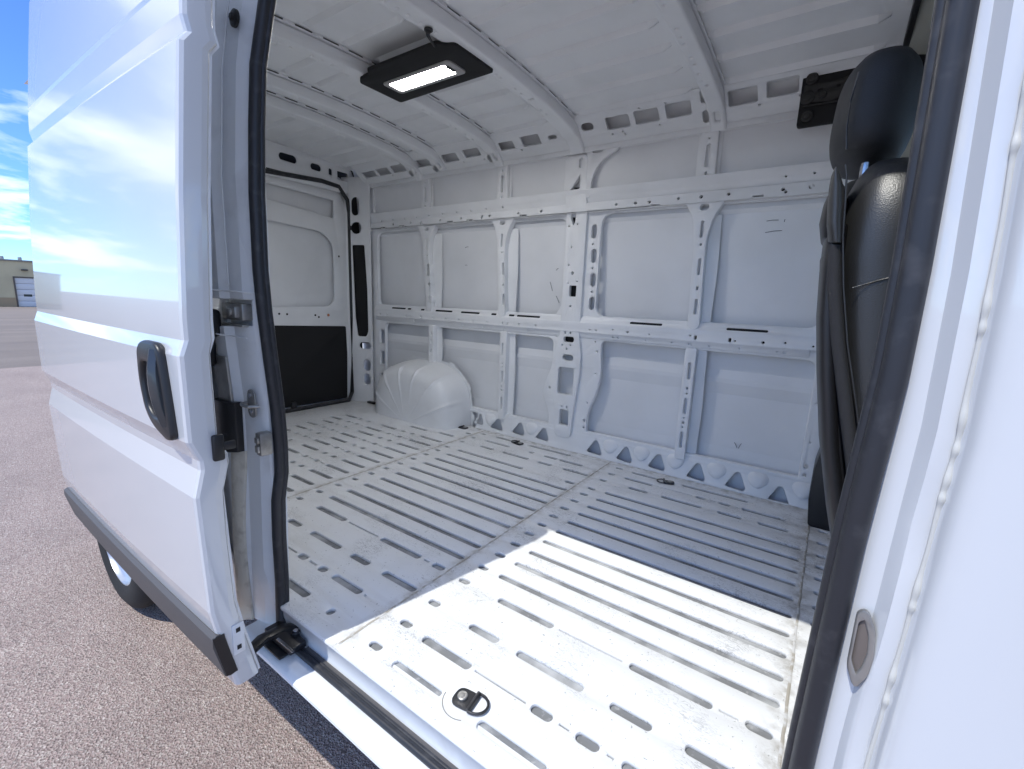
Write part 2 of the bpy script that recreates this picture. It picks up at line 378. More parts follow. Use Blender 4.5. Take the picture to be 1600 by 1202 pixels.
for y, segs in ((.427, [(-.742, -.543), (-.313, -.108), (-.038, .018)]), (.283, [(-.738, -.635), (-.572, -.376), (-.306, -.206), (-.134, -.03)]),
                (.167, [(-.808, -.638), (-.452, -.396), (-.336, -.281), (-.23, -.06)]), (.060, [(-.806, -.641), (-.525, -.349), (-.25, -.09)]),
                (1.55, [(-.745, -.645), (-.577, -.385), (-.318, -.213), (-.15, -.03)]), (1.662, [(-.81, -.655), (-.44, -.39), (-.33, -.28), (-.23, -.05)]), (1.768, [(-.81, -.655), (-.534, -.217)]),
                (.436, [(-1.745, -1.545), (-1.317, -1.104), (-1.040, -.986)]), (.296, [(-1.728, -1.642), (-1.566, -1.378), (-1.31, -1.212), (-1.136, -.978)]),
                (.182, [(-1.60, -1.555), (-1.455, -1.408), (-1.33, -1.29), (-1.25, -1.104)]), (.073, [(-1.36, -1.218), (-1.112, -1.088)]),
                (1.41, [(-1.04, -.984)]), (1.562, [(-1.74, -1.63), (-1.56, -1.37), (-1.305, -1.21), (-1.135, -.98)]), (1.675, [(-1.785, -1.588), (-1.44, -1.40), (-1.33, -1.237), (-1.225, -1.068)]), (1.785, [(-1.78, -1.60), (-1.51, -1.207)])):
    for x0, x1 in segs: st(x0, x1, y)
NARROW = [(-.53, -.325, .427), (-.10, -.045, .427), (-.63, -.46, .167), (-.385, -.345, .167), (-.27, -.24, .167), (-1.532, -1.33, .436), (-1.092, -1.05, .436), (-1.545, -1.465, .182), (-1.398, -1.34, .182), (-1.095, -1.07, .182),
          (-.645, -.45, 1.662), (-.38, -.34, 1.662), (-.27, -.24, 1.662)]
for x0, x1, y in NARROW: st(x0+.007, x1-.007, y, .007)
YR = [.13, .23, .33, .45, .555, .655, .753, .853, .955, 1.052, 1.152, 1.255, 1.353, 1.455]
for j, y in enumerate(YR):
    off = .035 if j % 2 else 0
    for (x0, x1) in ((-2.17, -1.977), (-2.62, -2.45), (-3.04, -2.90)): st(x0+off*(x0 < -2.3), x1+off*(x0 < -2.3), y)
    for xx in (-2.265-off*.6, -2.375, -2.72, -2.82): st(xx+off*(xx > -2.5)-.02, xx+off*(xx > -2.5)+.02, y)
    for (x0, x1) in ((-2.235, -2.180), (-2.345, -2.29), (-2.435, -2.405), (-2.69, -2.64), (-2.79, -2.75), (-2.88, -2.85)): st(x0+off*(x1 < -2.2 and x0 > -2.6 or x0 < -2.6)*0+off*.0+.004+off*(x0 > -2.4), x1+off*(x0 > -2.4)-.010, y, .008) if (not off or x0 > -2.4) and x1-x0 > .02 else None
for y, x0, x1 in ((1.575, -2.406, -2.232), (1.60, -2.14, -2.0), (1.72, -2.0, -1.955)): st(x0, x1, y)
bm = sheetmesh([(-3.37, 0.0), (.50, 0.0), (.50, 1.87), (-3.37, 1.87)], FL, .012, .0045)
for v in bm.verts: v.co.z += .58
bmesh.ops.recalc_face_normals(bm, faces=bm.faces)
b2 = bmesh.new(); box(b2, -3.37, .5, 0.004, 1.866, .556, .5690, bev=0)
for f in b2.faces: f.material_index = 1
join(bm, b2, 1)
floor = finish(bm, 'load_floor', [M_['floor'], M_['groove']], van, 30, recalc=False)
# raised sealed seams across the floor
for x in (-.968, -1.928, .036):
    bm = bmesh.new(); pts = []
    for k in range(60):
        y = .01 + 1.84*k/59; pts.append((x + random.uniform(-.0012, .0012), y, .5805))
    tube(bm, pts, .0036, 8, sq=(1, .35))
    finish(bm, 'floor_seam', M_['seamdirt'], floor)
# D rings bolted to the floor
def d_ring(x, y, ang_, z=.5808):
    bm = bmesh.new()
    ol = roundpoly([(-.026, -.024, .02), (.012, -.024, .006), (.028, -.022, .004), (.028, .022, .004), (.012, .024, .006), (-.026, .024, .02)], .01)
    o = sheet('tie_down_ring', ol, [], lambda u, v, w: Vector((u, v, w+.006)), M_['darksteel'], van, .006, .0015)
    o.location = (x, y, z); o.rotation_euler = (0, 0, ang_)
    bm = bmesh.new(); disc(bm, (-.006, 0, .0062), (0, 0, 1), .0125, .006, 20); disc(bm, (-.006, 0, .012), (0, 0, 1), .006, .0015, 6)
    finish(bm, 'bolt', M_['galv'], o)
    bm = bmesh.new(); tube(bm, [(.024, -.026, .008), (.024, .026, .008)], .0055, 10); finish(bm, 'hinge_sleeve', M_['darksteel'], o)
    bm = bmesh.new(); pts = [(.024 + .036*math.sin(t)**.8 if math.sin(t) > 0 else .024, -.027*math.cos(t), .006) for t in [math.pi*k/18 for k in range(19)]]
    tube(bm, pts, .0034, 8); finish(bm, 'ring', M_['darksteel'], o)
    return o
d_ring(-.585, .083, R(8)); d_ring(-.597, 1.745, R(200)); d_ring(-1.571, 1.757, R(170)); d_ring(-2.075, 1.79, R(180))
bm = bmesh.new(); tube(bm, [(-.585+.052*math.cos(R(190+8*k))*1.0, .083+.052*math.sin(R(190+8*k)), .5802) for k in range(15)], .0012, 6, sq=(1, .4)); finish(bm, 'worn_arc', mat('worn_line', (.25, .24, .22), .7), floor)
# sill of the side opening ------------------------------------------
bm = bmesh.new()
prof = [(.06, .572), (-.001, .579), (-.005, .573), (-.004, .566), (.001, .560), (.003, .520), (-.002, .506), (-.010, .503), (-.036, .499), (-.060, .499), (-.078, .497), (-.086, .490), (-.087, .482), (-.070, .462), (.02, .42), (.06, .42)]
extrude_profile(bm, prof, -1.335, .095)
finish(bm, 'door_sill', M_['jamb'], van, 40)
bm = bmesh.new(); extrude_profile(bm, [(-.002, .505), (-.002, .5125), (-.017, .5115), (-.017, .502)], -1.10, .10); finish(bm, 'sill_tread', M_['grey_trim'], van, 40)
# body seal: loop round the side opening
Ls = [(2.30, .075), (2.2, .055), (2.05, .025), (1.9, .012), (1.75, .003), (1.56, .0), (1.45, .004), (1.33, .012), (1.18, .023), (1.08, .026), (.99, .024), (.91, .010), (.8, .006), (.65, .006), (.54, .002)]
Rs = [(.54, .043), (.75, .041), (.98, .045), (1.27, .052), (1.45, .060), (1.56, .060), (1.8, .056), (2.05, .050), (2.25, .045)]
pts = [(-1.25, y, z) for z, y in Ls]
pts += [(-1.235, -.006, .520), (-1.20, -.022, .507), (-1.1, -.0255, .507)] + [(-1.0+.1*k, -.0255, .507) for k in range(11)] + [(.03, -.03, .510)]
pts += [(x, -.004, z) for z, x in Rs]
pts += [(.03, .055, 2.32), (-.02, .075, 2.36), (-.2, .085, 2.375), (-1.0, .085, 2.375), (-1.19, .082, 2.36), (-1.235, .08, 2.33)]
bm = bmesh.new()
rad = [.0150 if p[0] < -1.23 else (.0095 if p[2] < .53 else (.0125 if p[0] > .02 else .016)) for p in pts]
tube(bm, pts, rad, 14, closed=True, up=Vector((0, 1, 0)))
# second lip gripping the flange
P2 = [Vector(p) for p in pts]
def lip(p):
    if p[0] < -1.23: return (p[0]+.006, p[1]+.014, p[2])
    if p[2] < .53: return (p[0], p[1]+.010, p[2]+.004)
    if p[0] > .02: return (p[0]-.012, p[1]+.010, p[2])
    return (p[0], p[1]+.01, p[2]-.01)
tube(bm, [lip(p) for p in pts], [r*.55 for r in rad], 10, closed=True, up=Vector((0, 1, 0)))
seal = finish(bm, 'door_seal', M_['seal'], van, 60)
# far inner side -----------------------------------------------------
WALL=[('s',-1.329,1.993,0.035,0.086),('s',-1.354,1.946,0.01,0.009),('s',-1.298,1.956,0.008,0.008),('s',-1.329,1.827,0.008,0.009),('s',-1.341,1.724,0.009,0.01),('s',-1.313,1.677,0.017,0.022),('s',-1.337,1.619,0.008,0.008),('s',-1.278,1.629,0.009,0.007),('r',-1.304,1.572,0.046,0.066),('s',-1.313,1.482,0.011,0.009),('s',-1.311,1.281,0.074,0.037),('s',-1.309,1.168,0.074,0.04),('s',-1.337,1.322,0.009,0.016),('s',-1.302,1.323,0.009,0.015),('s',-1.296,1.246,0.011,0.009),('s',-1.353,1.244,0.009,0.009),('s',-1.321,1.222,0.011,0.011),('r',-1.316,1.02,0.115,0.177),('r',-1.312,0.786,0.064,0.102),('s',-1.331,0.857,0.008,0.015),('s',-1.296,0.855,0.008,0.015),('s',-1.2,1.912,0.032,0.078),('s',-1.192,1.776,0.033,0.079),('s',-1.187,1.64,0.036,0.078),('s',-1.184,1.504,0.036,0.077),('s',-1.202,1.841,0.01,0.009),('s',-1.195,1.707,0.01,0.009),('s',-1.188,1.571,0.011,0.009),('s',-1.066,2.045,0.009,0.008),('s',-0.956,2.043,0.01,0.008),('s',-0.881,2.042,0.011,0.007),('s',-0.731,2.046,0.008,0.007),('s',-0.494,2.046,0.008,0.007),('s',-0.845,2.023,0.045,0.004),('s',-0.365,2.024,0.043,0.005),('s',-3.183,2.021,0.014,0.025),('s',-3.056,2.083,0.014,0.011),('s',-2.922,2.083,0.013,0.012),('s',-2.792,2.085,0.013,0.012),('s',-2.659,2.087,0.012,0.011),('s',-2.526,2.087,0.011,0.01),('s',-2.391,2.09,0.011,0.011),('s',-2.258,2.091,0.011,0.009),('s',-2.124,2.091,0.01,0.01),('s',-1.992,2.095,0.011,0.01),('s',-1.854,2.094,0.01,0.01),('s',-2.015,2.042,0.01,0.017),('s',-2.592,2.037,0.01,0.017),('s',-0.255,2.033,0.006,0.004),('s',-0.264,2.103,0.006,0.007),('s',-0.155,2.104,0.007,0.007),('s',-0.155,2.048,0.007,0.008),('s',-0.267,2.045,0.01,0.007),('s',-1.171,1.349,0.009,0.008),('s',-1.132,1.349,0.009,0.009),('s',-1.028,1.359,0.009,0.008),('s',-0.938,1.352,0.011,0.01),('s',-0.815,1.349,0.007,0.007),('s',-0.599,1.359,0.008,0.007),('s',-0.572,1.351,0.01,0.018),('s',-0.408,1.351,0.01,0.018),('s',-0.384,1.348,0.006,0.007),('s',-0.26,1.351,0.01,0.011),('r',-1.026,1.315,0.013,0.008),('s',-0.997,1.315,0.008,0.008),('s',-0.835,1.315,0.009,0.007),('s',-0.692,1.314,0.008,0.006),('r',-0.598,1.313,0.012,0.008),('s',-0.504,1.313,0.006,0.006),('s',-0.36,1.312,0.006,0.006),('s',-0.169,1.357,0.006,0.007),('s',-0.058,1.35,0.006,0.008),('s',-0.009,1.356,0.014,0.022),('r',-0.168,1.311,0.011,0.008),('s',-0.198,1.312,0.006,0.007),('s',-0.009,1.284,0.005,0.007),('s',-0.009,1.24,0.013,0.016),('s',-0.009,1.088,0.006,0.008),('s',-0.009,0.899,0.006,0.008),('s',-0.01,0.781,0.015,0.02),('r',-0.01,0.736,0.01,0.011),('s',-0.014,0.685,0.006,0.007),('s',-3.068,1.35,0.012,0.012),('s',-2.981,1.348,0.012,0.01),('s',-2.767,1.349,0.01,0.013),('s',-2.724,1.349,0.011,0.013),('s',-2.593,1.352,0.012,0.013),('s',-2.462,1.349,0.011,0.012),('s',-2.333,1.349,0.01,0.011),('s',-2.205,1.349,0.01,0.011),('s',-2.075,1.349,0.009,0.01),('s',-1.946,1.349,0.009,0.011),('s',-1.814,1.35,0.01,0.012),('s',-1.772,1.351,0.01,0.012),('s',-1.683,1.349,0.009,0.012),('s',-1.551,1.351,0.009,0.012),('s',-2.678,1.315,0.012,0.019),('s',-2.177,1.312,0.008,0.009),('s',-1.993,1.312,0.008,0.009),('s',-1.806,1.311,0.007,0.008),('s',-1.619,1.312,0.008,0.007),('s',-1.143,1.279,0.007,0.008),('s',-1.128,1.222,0.012,0.012),('s',-1.127,1.089,0.007,0.008),('s',-1.167,0.901,0.007,0.009),('s',-1.179,0.786,0.018,0.023),('s',-1.179,0.742,0.011,0.012),('s',-1.173,0.697,0.008,0.008),('s',-1.407,1.296,0.009,0.009),('s',-1.385,1.208,0.009,0.008),('s',-1.379,1.149,0.009,0.008),('s',-1.389,1.079,0.01,0.009),('s',-1.438,0.959,0.013,0.014),('s',-1.384,0.889,0.008,0.009)]
STRUT=[('s',-0.6,1.891,0.016,0.084),('s',-0.593,1.708,0.016,0.083),('s',-0.588,1.508,0.016,0.081),('s',-0.598,1.816,0.01,0.01),('s',-0.591,1.602,0.009,0.018),('s',-0.585,1.173,0.018,0.092),('s',-0.586,0.982,0.018,0.09),('s',-0.587,0.794,0.017,0.093),('s',-0.586,1.079,0.01,0.011),('s',-0.585,1.051,0.007,0.009),('s',-0.586,0.917,0.008,0.009),('s',-0.587,0.89,0.011,0.014),('s',-0.587,0.865,0.007,0.009),('s',-2.54,1.882,0.017,0.083),('s',-2.517,1.7,0.02,0.084),('s',-2.495,1.486,0.02,0.05),('s',-2.529,1.805,0.014,0.012),('s',-2.506,1.598,0.014,0.015),('s',-1.846,1.886,0.016,0.086),('s',-1.829,1.705,0.017,0.082),('s',-1.817,1.505,0.015,0.079),('s',-1.841,1.811,0.011,0.01),('s',-1.822,1.599,0.01,0.014),('s',-2.489,1.228,0.011,0.032),('s',-2.489,1.168,0.012,0.03),('s',-2.491,1.098,0.012,0.031),('s',-1.811,1.172,0.014,0.088),('s',-1.806,0.983,0.013,0.088),('s',-1.805,0.797,0.014,0.09),('s',-1.808,1.078,0.011,0.011),('s',-1.805,0.891,0.011,0.012),('s',-1.807,1.054,0.008,0.008),('s',-1.806,0.918,0.008,0.008)]
RAILH=[('r',-3.091,0.072,0.141,0.054),('r',-2.927,0.075,0.137,0.059),('r',-2.761,0.077,0.135,0.058),('r',-2.505,0.081,0.138,0.055),('r',-2.243,0.082,0.134,0.06),('r',-2.051,0.087,0.131,0.059),('r',-1.772,0.089,0.109,0.054),('r',-1.596,0.093,0.127,0.066),('r',-1.055,0.099,0.127,0.069),('r',-0.902,0.101,0.122,0.072),('r',-0.747,0.102,0.12,0.074),('r',-0.466,0.104,0.12,0.076),('r',-0.311,0.11,0.121,0.076),('s',-0.627,0.14,0.034,0.065),('s',-0.627,0.042,0.032,0.065),('s',-2.415,0.117,0.069,0.049),('s',-2.415,0.02,0.058,0.055),('s',-1.935,0.124,0.058,0.055),('s',-1.933,0.025,0.045,0.055),('s',-2.669,0.115,0.084,0.05),('s',-2.665,0.019,0.059,0.054),('s',-1.342,0.109,0.097,0.06),('s',-1.226,0.106,0.073,0.045),('s',-1.451,0.087,0.056,0.025)]
DPIL=[('s',0.068,2.202,0.076,0.144),('s',0.073,2.034,0.102,0.094),('r',0.089,1.529,0.197,0.789),('s',0.133,1.073,0.113,0.058),('s',0.148,0.904,0.07,0.1),('s',0.146,0.784,0.067,0.098),('s',0.171,2.177,0.031,0.068)]
BASE=[('t',-1.654,0.642,0.112,0.082),('t',-1.465,0.643,0.11,0.081),('t',-1.091,0.637,0.107,0.084),('t',-0.898,0.637,0.104,0.087),('t',-0.706,0.637,0.104,0.088),('t',-0.493,0.635,0.103,0.09),('t',-0.298,0.635,0.103,0.09),('t',-0.103,0.613,0.099,0.089),('t',-2.001,0.645,0.084,0.076),('t',-1.84,0.639,0.116,0.076)]
YF = 1.885                                    # front of the main frame pressing
far = lambda y0: (lambda u, v, w: Vector((u, y0-w, v)))
# outer skin seen between the frames
sheet('far_side_panel', [(-3.50, .46), (2.35, .46), (2.35, 1.35), (1.75, 1.55), (1.05, 2.05), (.9, 2.40), (.6, 2.52), (-3.46, 2.52), (-3.50, 1.4)],
      [roundpoly([(.25, 1.45), (1.45, 1.45), (.95, 2.05), (.25, 2.12)], .06)], lambda u, v, w: Vector((u, 1.925+bulge(v)*.75-w, v)), [M_['skin']], van, .006, .001, cv=ZC, ang=5)
UP = roundpoly([(-1.160, 1.425), (-.036, 1.425), (-.036, 2.012), (-1.160, 2.012)], .075, 6)
UL = roundpoly([(-3.125, 1.410), (-1.50, 1.405, .02), (-1.43, 1.41), (-1.372, 1.50), (-1.372, 2.005), (-3.13, 2.005)], .075, 6)
LR = roundpoly([(-1.112, 1.293), (-1.105, 1.20), (-1.095, 1.077), (-1.124, .945), (-1.168, .836), (-1.165, .715, .01), (-.030, .715, .01), (-.030, 1.288)], .05, 5)
LL = roundpoly([(-3.042, 1.285), (-3.045, .715, .01), (-1.430, .715, .01), (-1.432, .80), (-1.485, .905), (-1.475, .99), (-1.425, 1.10), (-1.425, 1.285)], .05, 5)
TR = roundpoly([(-1.262, 2.148, .01), (-1.262, 2.20), (-1.235, 2.262), (-1.170, 2.318), (-1.105, 2.348, .01), (-.015, 2.348), (-.015, 2.148)], .045, 5)
TL = roundpoly([(-3.165, 2.148, .01), (-1.412, 2.148, .01), (-1.412, 2.348), (-3.165, 2.348)], .05, 5)
lf = [('r', -3.082, 1.159, .062, .115), ('r', -3.082, .982, .062, .115), ('r', -3.085, .79, .062, .115)]
inr = lambda t, bx: bx[0] < t[1] < bx[1] and bx[2] < t[2] < bx[3]
pil = [t for t in WALL if inr(t, (-1.37, -1.245, .70, 2.35))]
flg = [t for t in WALL if (inr(t, (-1.245, -1.12, .70, 1.95)) or inr(t, (-1.48, -1.37, .85, 1.3)) or inr(t, (-.03, .05, .70, 1.30)))]
mid = [t for t in WALL if inr(t, (-3.2, .03, 1.33, 1.375))]; midlow = [t for t in WALL if inr(t, (-3.2, .03, 1.295, 1.33))]
upl = [t for t in WALL if inr(t, (-3.2, .03, 2.00, 2.068))] + [('s', x, 2.030, .05, .006) for x in (-3.02, -2.80, -2.30, -2.12, -1.68)] + [('s', x, 2.045, .010, .010) for x in (-2.9, -2.7, -2.4, -2.2, -1.95, -1.72, -1.55, -.62, -.16)]; uph = [t for t in WALL if inr(t, (-3.2, .03, 2.068, 2.13))]
pilh = [holepoly(t) for t in pil]
flh = [holepoly(t) for t in flg if not inr(t, (-1.37, -1.245, 0, 3))]
frame = sheet('side_frame', [(-3.20, .69), (.055, .69), (.055, 2.385), (-3.20, 2.385)], [UP, UL, LR, LL, TR, TL] + flh + [holepoly(t) for t in lf]
              + [roundpoly([(-1.232, 2.075), (-1.16, 2.115), (-1.232, 2.05)], .004)] + [rrect(-2.27, 1.352, 1.62, .036, .01), rrect(-.62, 1.352, 1.14, .036, .01), rrect(-2.27, 2.045, 1.70, .034, .01), rrect(-.62, 2.045, 1.14, .034, .01), rrect(-2.29, 2.098, 1.72, .036, .01), rrect(-.56, 2.098, 1.02, .036, .01)] + [rrect(-1.311, 1.02, .14, .20, .01), rrect(-1.312, .786, .09, .13, .01), rrect(-1.304, 1.46, .07, .30, .01), rrect(-1.329, 1.82, .06, .36, .01), rrect(-1.31, 1.225, .09, .16, .01), rrect(-1.325, 2.19, .09, .12, .01)],
              far(YF), M_['inner'], van, .024, .0035, ang=40)
# raised window lips (return flanges) around each opening
def lipring(P, y, d=.010, r=.006):
    c0 = (sum(p[0] for p in P)/len(P), sum(p[1] for p in P)/len(P)); bm = bmesh.new()
    tube(bm, [(p[0], y, p[1]) for p in P], r, 8, closed=True, up=Vector((0, 1, 0)))
    return bm
for P in (UP, UL, LR, LL, TR, TL):
    bm = lipring(P, YF+.020); finish(bm, 'opening_flange', M_['inner'], frame, 60)
# central pillar
ol = roundpoly([(-1.372, .66), (-1.262, .66), (-1.258, .80), (-1.245, .90), (-1.225, 1.08), (-1.225, 1.20), (-1.245, 1.30), (-1.245, 2.02), (-1.262, 2.16), (-1.262, 2.33), (-1.395, 2.33), (-1.395, 2.16), (-1.372, 2.02), (-1.372, 1.30), (-1.40, 1.20), (-1.40, .95), (-1.38, .85)], .03)
tear = roundpoly([(-1.345, 2.03), (-1.312, 2.02), (-1.316, 1.965), (-1.328, 1.945), (-1.345, 1.99)], .01)
tri = roundpoly([(-1.365, 2.150), (-1.300, 2.150), (-1.300, 2.235), (-1.345, 2.17)], .012)
sheet('central_pillar', ol, [holepoly(t) for t in pil if t[2] < 1.97 and not (t[3] == .035 and t[2] > 1.9)] + [tear, tri, holepoly(('s', -1.300, 2.29, .026, .055))], far(YF-.022), M_['inner'], van, .03, .003, ang=40)
# gusset at the head of the pillar
sheet('pillar_gusset', roundpoly([(-1.262, 2.10, .01), (-1.235, 2.10, .01), (-1.232, 2.20), (-1.195, 2.275), (-1.13, 2.318), (-1.085, 2.33), (-1.085, 2.378), (-1.262, 2.378)], .03),
      [rrect(-1.20, 2.345, .066, .028)], far(YF-.020), M_['inner'], van, .02, .004, ang=40)
# mid rail: front face, sloping ledge with slots, lower lip
rail = sheet('middle_rail', [(-3.14, 1.333), (-.0, 1.333), (-.0, 1.388), (-3.14, 1.388)], [holepoly(t) for t in mid], far(1.858), M_['inner'], van, .030, .002, ang=40)
sheet('rail_flange', [(-3.14, 1.298), (-.07, 1.298), (-.07, 1.331), (-3.14, 1.331)], [holepoly(t) for t in midlow], lambda u, v, w: Vector((u, 1.872-(v-1.315)*.5-w, v)), M_['inner'], rail, .014, .0018)
SL = [(-.935, -.753), (-.432, -.247), (-2.941, -2.777), (-2.756, -2.715), (-2.608, -2.568), (-2.451, -2.281), (-2.199, -2.025), (-1.922, -1.877), (-1.774, -1.728), (-1.708, -1.529)]
sheet('rail_ledge', [(-3.14, 0), (-.0, 0), (-.0, .043), (-3.14, .043)], [rrect((x0+x1)/2, .018, x1-x0, .014) for x0, x1 in SL],
      lambda u, v, w: Vector((u, 1.8635+v*.5-w*.87, 1.3895+v*.87+w*.5)), M_['inner'], rail, .003, .0008)
bm = bmesh.new(); box(bm, -3.10, -.04, 1.8795, 1.8835, 1.3905, 1.4165, 0); finish(bm, 'hollow_shade', M_['shadow_gap'], rail)  # added black strip paints shade behind the ledge slots
# top rail: two stepped strips
rail = sheet('upper_rail', [(-3.18, 2.072), (.03, 2.072), (.03, 2.142), (-3.18, 2.142)], [holepoly(t) for t in uph], lambda u, v, w: Vector((u, 1.868-(v-2.105)*.35-w, v)), M_['inner'], van, .022, .002, ang=40)
sheet('rail_flange', [(-3.18, 2.015), (.03, 2.015), (.03, 2.070), (-3.18, 2.070)], [holepoly(t) for t in upl], lambda u, v, w: Vector((u, 1.860+(v-2.043)*.30-w, v)), M_['inner'], rail, .024, .0025, ang=40)
# horizontal ribs pressed in the front end of the rail
# struts
def strut(xc, up_=True, drift=0., narrow=1.0):
    if up_:
        w0 = .026; ol = [(xc-w0, 1.396), (xc+w0, 1.396), (xc+w0-.004+drift, 1.84), (xc+.045+drift, 1.95), (xc+.088+drift, 2.018, .006), (xc-.088+drift, 2.018, .006), (xc-.045+drift, 1.95), (xc-w0-.004+drift, 1.84)]
        hs = [holepoly(t) for t in STRUT if abs(t[1]-xc) < .05 and t[2] > 1.41] + [rrect(xc+drift, 1.996, .046, .030)]
    else:
        ol = [(xc-.024, .688), (xc+.022, .688), (xc+.024, 1.290), (xc-.024, 1.290)]
        hs = [holepoly(t) for t in STRUT if abs(t[1]-xc) < .05 and t[2] < 1.3]
    return sheet('strut', roundpoly(ol, .05 if up_ else .004, 5), hs, far(1.862), M_['inner'], van, .048, .003, ang=40)
strut(-.590, True, -.01); strut(-.586, False); strut(-1.828, True, -.018); strut(-1.806, False); strut(-2.512, True, -.03); strut(-2.489, False)
# wide side flanges of the struts
for xc, z0, z1 in ((-.575, 1.41, 1.96), (-.570, .70, 1.285), (-1.80, 1.41, 1.96), (-1.79, .70, 1.285), (-2.48, 1.41, 1.96), (-2.47, 1.0, 1.285)):
    sheet('strut_flange', roundpoly([(xc-.055, z0), (xc+.055, z0), (xc+.06, (z0+z1)/2), (xc+.052, z1), (xc-.055, z1)], .01), [], far(1.905), M_['inner'], van, .006, .002)
# short struts above the top rail
for xc in (-.612, -1.86, -2.555):
    sheet('upper_strut', roundpoly([(xc-.040, 2.140), (xc+.040, 2.140), (xc+.036, 2.352), (xc-.036, 2.352)], .004), [rrect(xc, 2.235, .020, .105), rrect(xc, 2.315, .010, .010), rrect(xc, 2.155, .010, .016)], far(1.864), M_['inner'], van, .03, .005, ang=40)
    sheet('strut_flange', [(xc-.055, 2.145), (xc+.055, 2.145), (xc+.055, 2.35), (xc-.055, 2.35)], [], far(1.893), M_['inner'], van, .005, .0015)
# base strip with triangular openings
bh = [holepoly(t) for t in BASE]
sheet('base_strip', [(-2.02, .583), (.06, .583), (.06, .712), (-2.02, .712)], bh, lambda u, v, w: Vector((u, 1.852+(v-.58)*.28-w, v)), M_['inner'], van, .008, .0025)
base = van.children[-1] if False else [o for o in bpy.data.objects if o.name.startswith('base_strip')][0]
for i, t in enumerate(BASE[:9]):                       # pressed blisters between the openings
    xm = t[1]+.098
    if abs(xm+1.36) < .13: continue
    rr = []; bm = bmesh.new()
    for q, (s_, d_) in enumerate(((1, 0), (.9, .003), (.7, .008), (.4, .011), (.1, .012))):
        rr.append([(xm+.046*s_*math.cos(w_)*(1+.25*math.sin(w_)), 1.8735-d_+.014*math.sin(w_)*s_, .664+.040*s_*math.sin(w_)) for w_ in [2*math.pi*k/20 for k in range(20)]])
    loft(bm, rr); finish(bm, 'blister', M_['inner'], base, 50)
# wheel arch ---------------------------------------------------------
def arch(name, yw, sgn, flange=True):
    bm = bmesh.new(); cx_, z0 = -2.525, .56
    prof_ = [(0, 1.0), (.07, .99), (.14, .965), (.19, .93), (.222, .885), (.242, .81), (.254, .69), (.258, .45), (.260, .02)]
    nT = 140
    V = []
    for d, s_ in prof_:
        ring = []
        for i in range(nT+1):
            t = math.pi*i/nT
            e = 3.0
            ct, st_ = math.cos(t), math.sin(t)
            rr = (abs(ct)**e + abs(st_)**e)**(-1/e)
            s2_ = s_
            ribm = max(0, math.cos(t*14))**14
            rib = .007*ribm*(1 if .6 < s_ < .99 else (.45 if .4 < s_ <= .6 else 0))
            ring.append((cx_ + (.43*s2_+rib)*rr*ct, yw - sgn*(d + rib*(1 if s_ < .9 else .4)), z0 + (.455*(s2_ if s_ > .2 else s_)+rib)*rr*st_))
        V.append(ring)
    loft(bm, V, cap=False, closed=False)
    if flange:                                 # tabs where it is welded to the side
        R0 = [(p[0], yw+.002, p[2]) for p in V[0]]
        outr = []
        for i, p in enumerate(V[0]):
            k = 1.035 + (.035 if (i % 20) in (6, 7, 8, 9) else 0)
            outr.append((cx_+(p[0]-cx_)*k, yw+.003, z0+(p[2]-z0)*k))
        loft(bm, [R0, outr], cap=False, closed=False)
    return finish(bm, name, M_['inner'], van, 45)
arch('wheel_arch', 1.890, 1)
arch('wheel_arch', .0, -1)
# small black clips behind the arch
for (x, z) in ((-2.985, .852),):
    bm = bmesh.new(); box(bm, x-.05, x+.05, 1.84, 1.868, z-.012, z+.012, .004, mtx=Matrix.Translation((x, 1.85, z)) @ Matrix.Rotation(R(-28), 4, 'Y') @ Matrix.Translation((-x, -1.85, -z)))
    finish(bm, 'cable_clip', M_['plastic'], van)
bm = bmesh.new(); box(bm, -3.19, -3.10, 1.80, 1.83, .583, .60, .004); finish(bm, 'cable_clip', M_['plastic'], van)
# roof rail ----------------------------------------------------------
d_ = Vector((1.71-1.85, 2.48-2.37)); Lr = d_.length; d_.normalize(); nr = Vector((-d_.y, d_.x))   # nr points up/out
if nr.y < 0: nr = -nr
RFn = lambda u, v, w: Vector((u, 1.85+d_.x*v - nr.x*w, 2.37+d_.y*v - nr.y*w))
sheet('roof_rail', [(-3.22, -.004), (.10, -.004), (.10, Lr), (-3.22, Lr)], [holepoly(t) for t in RAILH] + [rrect(x, v, .013, .010, None, 2) for x, v in ((-1.04, .045), (-1.03, .028), (-.845, .045), (-.40, .052), (-.245, .060), (-2.15, .035), (-2.60, .060), (-1.68, .045), (-.93, .148), (-.80, .148), (-1.98, .03), (-2.86, .03), (-.13, .05), (-.19, .125), (-1.10, .04))], lambda u, v, w: RFn(u, v, w), M_['inner'], van, .012, .003)
sheet('roof_rail_flange', [(-3.22, 2.344), (.10, 2.344), (.10, 2.372), (-3.22, 2.372)], [], far(1.858), M_['inner'], van, .012, .003)
# inner shell behind the rail so its openings look into a cavity
bm = bmesh.new(); extrude_profile(bm, [(1.93, 2.33), (1.945, 2.35), (1.80, 2.535), (1.70, 2.535), (1.70, 2.527), (1.795, 2.527), (1.93, 2.35)], -3.30, .6); finish(bm, 'cant_rail', M_['inner'], van)
# near side cant rail / header over the opening
bm = bmesh.new(); extrude_profile(bm, [(.02, 2.335), (.075, 2.330), (.095, 2.36), (.16, 2.48), (.15, 2.525), (.06, 2.525), (.01, 2.48), (-.015, 2.40)], -3.22, .6); finish(bm, 'door_header', M_['jamb'], van)
